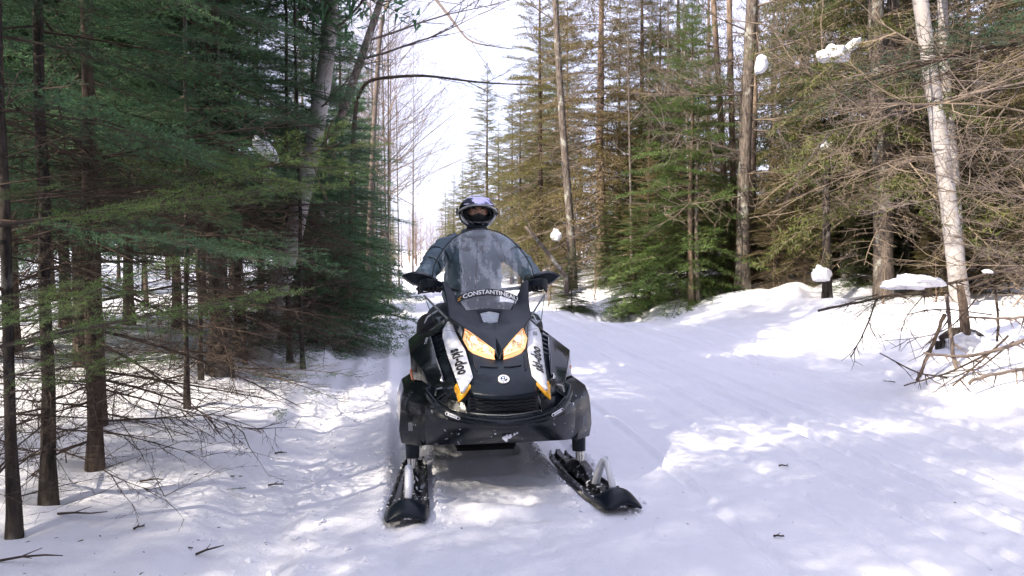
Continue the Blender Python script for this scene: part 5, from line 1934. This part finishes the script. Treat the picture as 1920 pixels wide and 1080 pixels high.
# --- body behind: engine cover, tank, seat, tunnel, boards, track
MB().add([(-.20, .84, .86), (.20, .84, .86), (.36, .5, .30), (-.36, .5, .30), (-.34, 1.3, .92), (.34, 1.3, .92), (.40, 1.25, .36), (-.40, 1.25, .36), (-.16, .36, .72), (.16, .36, .72), (.22, .24, .50), (-.22, .24, .50), (.30, .32, .32), (-.30, .32, .32)],
         [(0, 1, 5, 4), (1, 2, 6, 5), (4, 5, 6, 7), (0, 4, 7, 3), (2, 3, 7, 6), (8, 9, 1, 0), (8, 11, 10, 9), (9, 10, 12, 2, 1), (0, 3, 13, 11, 8), (10, 11, 13, 12), (12, 13, 3, 2)]).build('engine_cover', M['ink'], sled, bevel=.01)
rows = []
for (y, w, zt, zb) in ((1.15, .17, .95, .70), (1.30, .20, .97, .64), (1.50, .20, .90, .62), (1.66, .19, .84, .60)):
    rows.append([(-w, y, zb), (-w * 1.02, y, (zt + zb) / 2), (-w * .8, y, zt - .03), (0, y, zt), (w * .8, y, zt - .03), (w * 1.02, y, (zt + zb) / 2), (w, y, zb)])
MB().grid(rows).build('fuel_tank', M['satin'], sled, smooth=50, solid=.01, bevel=.01)
rows = []
for (y, w, zt, zb) in ((1.62, .16, .83, .60), (1.75, .19, .835, .58), (2.2, .20, .83, .58), (2.55, .19, .84, .58), (2.66, .17, .82, .6)):
    rows.append([(-w, y, zb), (-w * 1.06, y, (zt + zb) / 2), (-w * .9, y, zt - .02), (0, y, zt), (w * .9, y, zt - .02), (w * 1.06, y, (zt + zb) / 2), (w, y, zb), (-w, y, zb)])
b = MB().grid(rows)
b.add(rows[0][:-1], [tuple(range(7))]); b.add(rows[-1][:-1], [tuple(range(7))])
MB_seat = b.build('seat', M['rubber'], sled, smooth=50, bevel=.015)
MB().box((0, 2.05, .50), (.42, 2.0, .18)).build('tunnel', M['satin'], sled, bevel=.01)
for s in (-1, 1):
    MB().add(mir([(.21, 1.0, .415), (.46, 1.0, .43), (.46, 2.5, .40), (.21, 2.6, .40), (.47, .92, .55), (.22, .92, .55)], s), [(0, 1, 2, 3), (0, 1, 4, 5)]).build('running_board', M['satin'], sled, solid=.02, bevel=.004)
MB().box((0, 1.05, .245), (.90, 1.10, .02)).build('sky_block_plate', M['ink'], sled, bevel=.006)  # plate added to keep sky light off the snow beneath the belly
# track loop with lugs
prof = []
for k in range(10):
    a = math.pi / 2 + math.pi * k / 9
    prof.append((1.05 + .16 * math.cos(a), .21 + .16 * math.sin(a) + .02))
for k in range(10):
    a = -math.pi / 2 + math.pi * k / 9
    prof.append((2.75 + .17 * math.cos(a), .21 + .17 * math.sin(a)))
rows = [[(x, y, z) for (y, z) in prof + prof[:1]] for x in (-.20, .20)]
trk = MB().grid(rows).build('drive_track', M['rubber'], sled, smooth=40, solid=.02)
per = []
for (p, q) in zip(prof, prof[1:] + prof[:1]):
    d = math.hypot(q[0] - p[0], q[1] - p[1])
    for k in range(max(1, int(d / .07))):
        t = k / max(1, int(d / .07))
        per.append((p[0] + (q[0] - p[0]) * t, p[1] + (q[1] - p[1]) * t, math.atan2(q[1] - p[1], q[0] - p[0])))
for (y, z, a) in per:
    MB().box((0, y + .018 * math.sin(a), z - .018 * math.cos(a)), (.38, .012, .035), rot=(a, 0, 0)).build('track_lug', M['rubber'], trk)
MB().box((0, 2.95, .42), (.40, .012, .30), rot=(.2, 0, 0)).build('snow_flap', M['rubber'], sled, bevel=.004)
MB().box((0, 2.70, .79), (.16, .04, .05)).build('tail_light', M['orange'], sled, bevel=.006)
for s in (-1, 1):
    MB().tube(mir([(.20, 1.25, .20), (.20, 1.6, .12), (.20, 2.75, .10)], s), .018, 6).build('slide_rail', M['steel'], sled, smooth=60)

# --- front suspension and skis
for s in (-1, 1):
    yaw = R(-4.0) if s < 0 else R(7.0)
    px = .500 * s
    MB().tube([(px, .445, .33), (px, .430, .17)], [.045, .040], 14).build('spindle_sleeve', M['matte'], sled, smooth=60)
    MB().tube([(px + .004 * s, .432, .185), (px + .006 * s, .405, .055)], [.027, .024], 14).build('spindle', M['steel'], sled, smooth=60)
    for dz in (0, .09):
        MB().tube([(px, .45, .25 + dz), (.22 * s, .62, .30 + dz)], .014, 6).build('control_arm', M['matte'], sled, smooth=60)
    se = bpy.data.objects.new('ski', None)
    C.objects.link(se)
    se.parent = sled
    se.location = (px + .006 * s, .405, 0)
    se.rotation_euler = (0, R(2.0) * (1 if s > 0 else 0), yaw)
    st_ = [(.42, .050, .040), (.38, .070, .020), (.20, .082, .012), (0, .088, .010), (-.20, .094, .010), (-.34, .104, .012), (-.43, .108, .020), (-.50, .106, .022), (-.56, .100, .022), (-.60, .092, .022)]
    rows = []
    for (y, hw, z) in st_:
        lip = .030 if y > -.45 else .012
        kee = .034 * (1 if y > -.40 else .3)
        rows.append([(-hw, y, z + lip), (-hw * .96, y, z + .006), (-hw * .70, y, z), (-hw * .36, y, z + .004), (-hw * .24, y, z + kee), (hw * .24, y, z + kee), (hw * .36, y, z + .004), (hw * .70, y, z), (hw * .96, y, z + .006), (hw, y, z + lip)])
    MB().grid(rows).build('ski_blade', M['skiblack'], se, smooth=35, solid=.012, off=0, bevel=.003)
    MB().tube([(0, .33, .008), (0, -.36, .004)], .010, 6).build('runner', M['steel'], se)
    # black upturned ski tip
    rows = []
    for (y, hw, zs, zc) in ((-.40, .104, .030, .012), (-.45, .108, .034, .045), (-.50, .110, .036, .082), (-.545, .110, .036, .092), (-.59, .107, .032, .078), (-.622, .100, .028, .052), (-.632, .094, .026, .030)):
        rows.append([(hw * q / 5, y, zs + (zc - zs + .02) * max(0, 1 - (q / 5) ** 2)) for q in range(-5, 6)])
    MB().grid(rows).build('ski_tip', M['matte'], se, smooth=60, solid=.010, off=0)
    # leg bracket
    rows = []
    for (y, hw, zt) in ((.20, .030, .05), (.10, .046, .10), (0, .052, .115), (-.10, .050, .095), (-.20, .036, .05)):
        rows.append([(-hw, y, .03), (-hw * .9, y, zt * .75), (-hw * .5, y, zt), (hw * .5, y, zt), (hw * .9, y, zt * .75), (hw, y, .03)])
    MB().grid(rows).build('ski_bracket', M['skiblack'], se, smooth=50, solid=.006, bevel=.004)
    # pointed grab loop
    lp = [(-.005, -.240, .048), (-.004, -.255, .085), (0, -.285, .145), (0, -.325, .200), (0, -.350, .222), (0, -.375, .205), (.002, -.415, .160), (.003, -.455, .105), (.003, -.470, .062)]
    MB().tube(lp, [.020, .021, .020, .018, .016, .018, .019, .019, .018], 8, flat=1.25, up=(0, 0.4, 1)).build('ski_loop', M['white'], se, smooth=60)
    for q in (-1, 1):
        MB().box((q * .030, -.468, .075), (.012, .03, .050), rot=(-.3, 0, 0)).build('loop_clip', M['matte'], se, bevel=.004)

# ------------------------------------------------------------------ rider
M['jacket'] = pbr('slate_blue_jacket', (0.105, 0.152, 0.185), 0.55, 0, 0.12, 14, 0.35, 26, bdist=0.02)
M['pants'] = pbr('black_snow_pants', (0.012, 0.013, 0.018), 0.6, 0, 0.2, 14, 0.35, 26, bdist=0.02)
M['skin'] = pbr('skin', (0.50, 0.27, 0.18), 0.5, 0, 0.08, 30)
M['cloth'] = pbr('black_fleece', (0.014, 0.018, 0.018), 0.9, 0, 0.2, 40, 0.4, 300)
M['glove'] = pbr('black_glove', (0.014, 0.015, 0.017), 0.5, 0, 0.2, 30, 0.3, 90)
M['helmet'] = pbr('gloss_black_helmet', (0.010, 0.011, 0.013), 0.12, 0, 0.2, 9, coat=0.8)
M['helmetgrey'] = pbr('silver_rim_and_highlight', (0.42, 0.43, 0.44), 0.3, 0.3, 0.1, 9)
M['stripe'] = pbr('pale_piping', (0.75, 0.75, 0.78), 0.5)
M['eyewhite'] = pbr('eye_white', (0.75, 0.73, 0.70), 0.2)
M['iris'] = pbr('dark_iris', (0.03, 0.02, 0.015), 0.1)
M['brow'] = pbr('dark_brow', (0.03, 0.02, 0.015), 0.8)
mv, nt, b_, out_ = nodes('iridium_visor')
b_.inputs['Base Color'].default_value = (0.50, 0.47, 0.72, 1)
b_.inputs['Metallic'].default_value = 0.9
b_.inputs['Roughness'].default_value = 0.05
M['visor'] = mv

rider = empty('person', sled.matrix_basis @ Vector((0, 1.95, 0.80)) if False else (SX - math.sin(SLED_A) * 1.95, SY + math.cos(SLED_A) * 1.95, 0.82), SLED_A)
tag(rider, 'person in slate blue jacket and black helmet with raised mirrored visor riding the snowmobile', 'person')
RO = Vector((0, 1.95, 0.82))          # everything below is in the machine's own frame


def skin_fig(name, verts, edges, radii, mat, parent, sub=2, root=0):
    me = bpy.data.meshes.new(name)
    me.from_pydata([tuple(Vector(v) - RO) for v in verts], edges, [])
    o = put(name, me, parent, [M[mat]])
    sm = o.modifiers.new('skin', 'SKIN')
    if not me.skin_vertices:
        bpy.context.view_layer.objects.active = o
    sv = me.skin_vertices[0].data if me.skin_vertices else None
    if sv is not None:
        for i, r in enumerate(radii):
            sv[i].radius = (r, r) if not hasattr(r, '__len__') else r
            sv[i].use_root = (i == root)
    sm.use_smooth_shade = True
    m2 = o.modifiers.new('sub', 'SUBSURF')
    m2.levels = m2.render_levels = sub
    return o


# one continuous body under the clothes: pelvis, spine, neck, head, arms, legs
bv = [(0, 1.90, .90), (0, 1.86, 1.04), (0, 1.74, 1.22), (0, 1.66, 1.38), (0, 1.60, 1.47), (.005, 1.57, 1.54), (.007, 1.555, 1.63), (.007, 1.555, 1.72)]
be = [(i, i + 1) for i in range(7)]
br_ = [.155, .14, .15, .14, .075, .058, .085, .07]
for s in (-1, 1):
    k = len(bv)
    bv += [(.17 * s, 1.63, 1.43), (.235 * s, 1.60, 1.395), (.325 * s, 1.50, 1.31), (.385 * s, 1.41, 1.235), (.375 * s, 1.31, 1.165), (.355 * s, 1.255, 1.125)]
    be += [(3, k), (k, k + 1), (k + 1, k + 2), (k + 2, k + 3), (k + 3, k + 4), (k + 4, k + 5)]
    br_ += [.085, .072, .055, .048, .040, .034]
    k = len(bv)
    bv += [(.13 * s, 1.86, .88), (.26 * s, 1.58, .92), (.355 * s, 1.30, .86), (.365 * s, 1.36, .66), (.345 * s, 1.42, .50), (.345 * s, 1.30, .45)]
    be += [(0, k), (k, k + 1), (k + 1, k + 2), (k + 2, k + 3), (k + 3, k + 4), (k + 4, k + 5)]
    br_ += [.105, .09, .070, .062, .048, .045]
skin_fig('body', bv, be, br_, 'pants', rider)

# jacket: trunk and sleeves one surface, a little larger than the body
jv = [(0, 1.90, .93), (0, 1.86, 1.04), (0, 1.75, 1.20), (0, 1.67, 1.36), (0, 1.615, 1.465), (0, 1.59, 1.52)]
je = [(i, i + 1) for i in range(5)]
jr = [(.25, .20), (.245, .19), (.245, .19), (.205, .155), (.12, .10), (.085, .085)]
for s in (-1, 1):
    k = len(jv)
    jv += [(.165 * s, 1.635, 1.425), (.240 * s, 1.60, 1.385), (.305 * s, 1.53, 1.315), (.362 * s, 1.44, 1.24), (.385 * s, 1.385, 1.205), (.375 * s, 1.315, 1.165), (.362 * s, 1.275, 1.14)]
    je += [(3, k)] + [(k + i, k + i + 1) for i in range(6)]
    jr += [.105, .098, .088, .080, .076, .064, .052]
jk = skin_fig('jacket', jv, je, jr, 'jacket', rider, 3)
# cloth folds: real displacement across the sleeves and chest
tx = bpy.data.textures.new('folds', 'CLOUDS')
tx.noise_scale = 0.085
tx.noise_depth = 3
dm = jk.modifiers.new('folds', 'DISPLACE')
dm.texture = tx
dm.strength = 0.055
dm.mid_level = 0.5
dm.texture_coords = 'LOCAL'
# sleeve creases, seams, chest zip, collar
for s in (-1, 1):
    for k, (t, w) in enumerate(((.25, .072), (.62, .066))):
        a = Vector((.240 * s, 1.60, 1.385)).lerp(Vector((.385 * s, 1.385, 1.215)), t)
        d = (Vector((.385 * s, 1.385, 1.215)) - Vector((.240 * s, 1.60, 1.385))).normalized()
        x = d.cross(Vector((0, 0, 1))).normalized(); y = x.cross(d)
        ring = [a + (x * math.cos(q) + y * math.sin(q)) * (w + .012 - .018 * t) - RO for q in [2 * math.pi * i / 16 for i in range(17)]]
        MB().tube(ring, .0045, 5).build('sleeve_seam', M['pants'], jk, smooth=60)
zp = [Vector(p) - RO for p in ((0, 1.500, 1.50), (0, 1.475, 1.40), (0, 1.50, 1.28), (0, 1.58, 1.16), (0, 1.67, 1.02))]
MB().tube(zp, .006, 5).build('zip', M['pants'], jk, smooth=60)
col_ = [Vector((.085 * math.cos(q), 1.578 + .085 * math.sin(q), 1.515 + .01 * math.sin(q))) - RO for q in [2 * math.pi * i / 20 for i in range(21)]]
MB().tube(col_, .026, 8).build('collar', M['jacket'], rider, smooth=60)
for s in (-1, 1):
    MB().tube([Vector(p) - RO for p in ((.30 * s, 1.36, .955), (.375 * s, 1.245, .92), (.405 * s, 1.235, .85))], .006, 5).build('trouser_piping', M['stripe'], rider, smooth=60)
    # knee pads and boots
    skin_fig('boot', [(.365 * s, 1.37, .62), (.355 * s, 1.41, .50), (.350 * s, 1.34, .46), (.350 * s, 1.22, .455)], [(0, 1), (1, 2), (2, 3)], [.075, .065, .058, .045], 'rubber', rider)
    skin_fig('knee_pad', [(.335 * s, 1.40, .90), (.365 * s, 1.275, .865), (.370 * s, 1.29, .77), (.368 * s, 1.34, .66)], [(0, 1), (1, 2), (2, 3)], [.085, .095, .085, .075], 'pants', rider)
    # gloves: palm with thumb and four fingers closed round the grip
    gv = [(.362 * s, 1.290, 1.150), (.350 * s, 1.262, 1.142), (.345 * s, 1.238, 1.142)]
    ge = [(0, 1), (1, 2)]
    gr = [.047, .044, .038]
    for q, (dx, ln) in enumerate(((-.042, .92), (-.014, 1.0), (.014, .95), (.040, .8))):
        x = (.350 + dx) * s
        k = len(gv)
        gv += [(x, 1.222, 1.150), (x, 1.190, 1.142 - .004 * q), (x, 1.184, 1.112), (x, 1.205, 1.094 + .006 * (1 - ln) * 10)]
        ge += [(2, k), (k, k + 1), (k + 1, k + 2), (k + 2, k + 3)]
        gr += [.0145, .0140, .0130, .0115]
    k = len(gv)
    gv += [(.300 * s, 1.245, 1.128), (.285 * s, 1.225, 1.105), (.295 * s, 1.200, 1.098)]
    ge += [(1, k), (k, k + 1), (k + 1, k + 2)]
    gr += [.017, .015, .013]
    skin_fig('glove', gv, ge, gr, 'glove', rider, 1)
    MB().tube([Vector((.372 * s, 1.315, 1.168)) - RO, Vector((.358 * s, 1.275, 1.146)) - RO], [.058, .052], 14).build('glove_cuff', M['glove'], rider, smooth=60)

# head: face, balaclava, helmet
HC = Vector((.007, 1.555, 1.655))
def lathe_sphere(name, mat, parent, rx, ry, rz, keep, c=HC, n=48, m=32, solid=.0, shape=None, off=-1):
    vs, fs = [], []
    for i in range(m + 1):
        el = -math.pi / 2 + math.pi * i / m
        for j in range(n):
            azz = 2 * math.pi * j / n            # 0 = straight ahead (-y)
            p = Vector((math.sin(azz) * math.cos(el) * rx, -math.cos(azz) * math.cos(el) * ry, math.sin(el) * rz))
            if shape:
                p = shape(p, azz, el)
            vs.append(c + p - RO)
    for i in range(m):
        for j in range(n):
            azz = (j + .5) / n * 360
            azz = azz - 360 if azz > 180 else azz
            el = -90 + (i + .5) / m * 180
            if keep(azz, el):
                fs.append((i * n + j, i * n + (j + 1) % n, (i + 1) * n + (j + 1) % n, (i + 1) * n + j))
    used = sorted({k for f in fs for k in f})
    mp = {k: i for i, k in enumerate(used)}
    b = MB().add([vs[k] for k in used], [tuple(mp[k] for k in f) for f in fs])
    return b.build(name, M[mat], parent, smooth=60, solid=solid, off=off)


def port(a, e):
    # the eye port: wide, rounded
    return (abs(a) / 62.0) ** 2.6 + ((e + 9.0) / 27.0) ** 2 < 1.0


def chin(p, a, e):
    q = p.copy()
    f = max(0.0, math.cos(a))
    if e < 0:
        q.y -= 0.030 * f * min(1, -e * 1.6)
        q.z *= 0.92
        q.x *= 1 - .05 * min(1, -e)
    return q


hel = lathe_sphere('helmet', 'helmet', rider, .138, .165, .135, lambda a, e: not port(a, e) and e > -62, n=72, m=48, solid=.016, shape=chin)
lathe_sphere('helmet_lining', 'cloth', hel, .120, .130, .118, lambda a, e: not ((abs(a) / 46.0) ** 2.4 + ((e + 8.0) / 24.0) ** 2 < 1.0) and e > -65, n=60, m=40, shape=chin)
# raised visor over the brow, its rim, and chin-bar highlights modelled as pale strips
vis = lathe_sphere('visor', 'visor', rider, .147, .176, .145, lambda a, e: abs(a) < 56 and 21 < e < 50, n=72, m=48, solid=.004)
rim = []
for k in range(25):
    a = R(-78 + 156 * k / 24)
    e = R(20.0 - 17 * abs(math.sin(a)) ** 3.0)
    rim.append(HC + Vector((math.sin(a) * math.cos(e) * .148, -math.cos(a) * math.cos(e) * .178, math.sin(e) * .146)) - RO)
MB().tube(rim, .006, 6, flat=.8).build('visor_rim', M['helmetgrey'], vis, smooth=60)
for s in (-1, 1):
    pv = [HC + Vector((s * .142, .0, .01)) - RO, HC + Vector((s * .152, .0, .01)) - RO]
    MB().tube(pv, [.032, .026], 14).build('visor_pivot', M['satin'], vis, smooth=40)
    ch = []
    for k in range(9):
        e = R(-8 - 34 * k / 8)
        a = R(68 - 20 * k / 8)
        ch.append(HC + chin(Vector((math.sin(a) * math.cos(e) * .141, -math.cos(a) * math.cos(e) * .168, math.sin(e) * .138)), a, e) * 1.0 - RO)
    ch = [Vector((s * (p.x - HC.x) + HC.x, p.y, p.z)) for p in ch]
    MB().tube(ch, [.004, .007, .009, .010, .010, .010, .009, .007, .004], 6, flat=.6).build('helmet_highlight', M['helmetgrey'], hel, smooth=60)


def face_shape(p, a, e):
    q = p.copy()
    ad = math.degrees(a); ad = ad - 360 if ad > 180 else ad
    ed = math.degrees(e)
    q.y -= .016 * math.exp(-(ad / 13) ** 2 - ((ed + 14) / 20) ** 2)            # nose
    for s in (-1, 1):
        q.y += .010 * math.exp(-((ad - 19 * s) / 11) ** 2 - ((ed - 1) / 8) ** 2)   # eye sockets
        q.y -= .006 * math.exp(-((ad - 22 * s) / 14) ** 2 - ((ed - 13) / 6) ** 2)  # brow ridge
    return q


fc = lathe_sphere('face', 'skin', rider, .082, .108, .118, lambda a, e: abs(a) < 75 and e > -60, n=72, m=56, shape=face_shape)


def on_face(ad, ed, k=1.0):
    a, e = R(ad), R(ed)
    return HC + face_shape(Vector((math.sin(a) * math.cos(e) * .082, -math.cos(a) * math.cos(e) * .108, math.sin(e) * .118)), a % (2 * math.pi), e) * k - RO


for s in (-1, 1):
    p = on_face(19 * s, 1)
    bm = bmesh.new(); bmesh.ops.create_uvsphere(bm, u_segments=14, v_segments=10, radius=.011)
    for v in bm.verts:
        v.co.z *= .62
    me = bpy.data.meshes.new('eye'); bm.to_mesh(me); bm.free()
    e_ = put('eye', me, fc, [M['eyewhite']], p + Vector((0, .0035, 0)))
    bm = bmesh.new(); bmesh.ops.create_uvsphere(bm, u_segments=10, v_segments=8, radius=.0052)
    me = bpy.data.meshes.new('iris'); bm.to_mesh(me); bm.free()
    put('iris', me, e_, [M['iris']], (0, -.0075, 0))
    bw = [on_face(ad * s, ed, 1.02) for ad, ed in ((8, 9.5), (15, 12.5), (24, 13.5), (33, 11))]
    MB().tube(bw, [.003, .0045, .004, .002], 6).build('eyebrow', M['brow'], fc, smooth=60)
    lid = [on_face(ad * s, ed, 1.015) for ad, ed in ((10, 1.5), (16, 5), (23, 5), (29, 1.5))]
    MB().tube(lid, [.002, .0028, .0028, .002], 5).build('eyelid', M['skin'], fc, smooth=60)


def mask_keep(a, e):
    lim = -6 + 3 * math.cos(R(min(abs(a) * 5, 180))) if abs(a) < 36 else -6 - 3 + (abs(a) - 36) * .25
    return e < lim and e > -80


lathe_sphere('face_mask', 'cloth', rider, .090, .116, .124, mask_keep, n=80, m=64, shape=face_shape, solid=.003)
MB().tube([HC + Vector((0, .0, -.10)) - RO, HC + Vector((0, .012, -.17)) - RO], [.075, .080], 16).build('neck_gaiter', M['cloth'], rider, smooth=60)
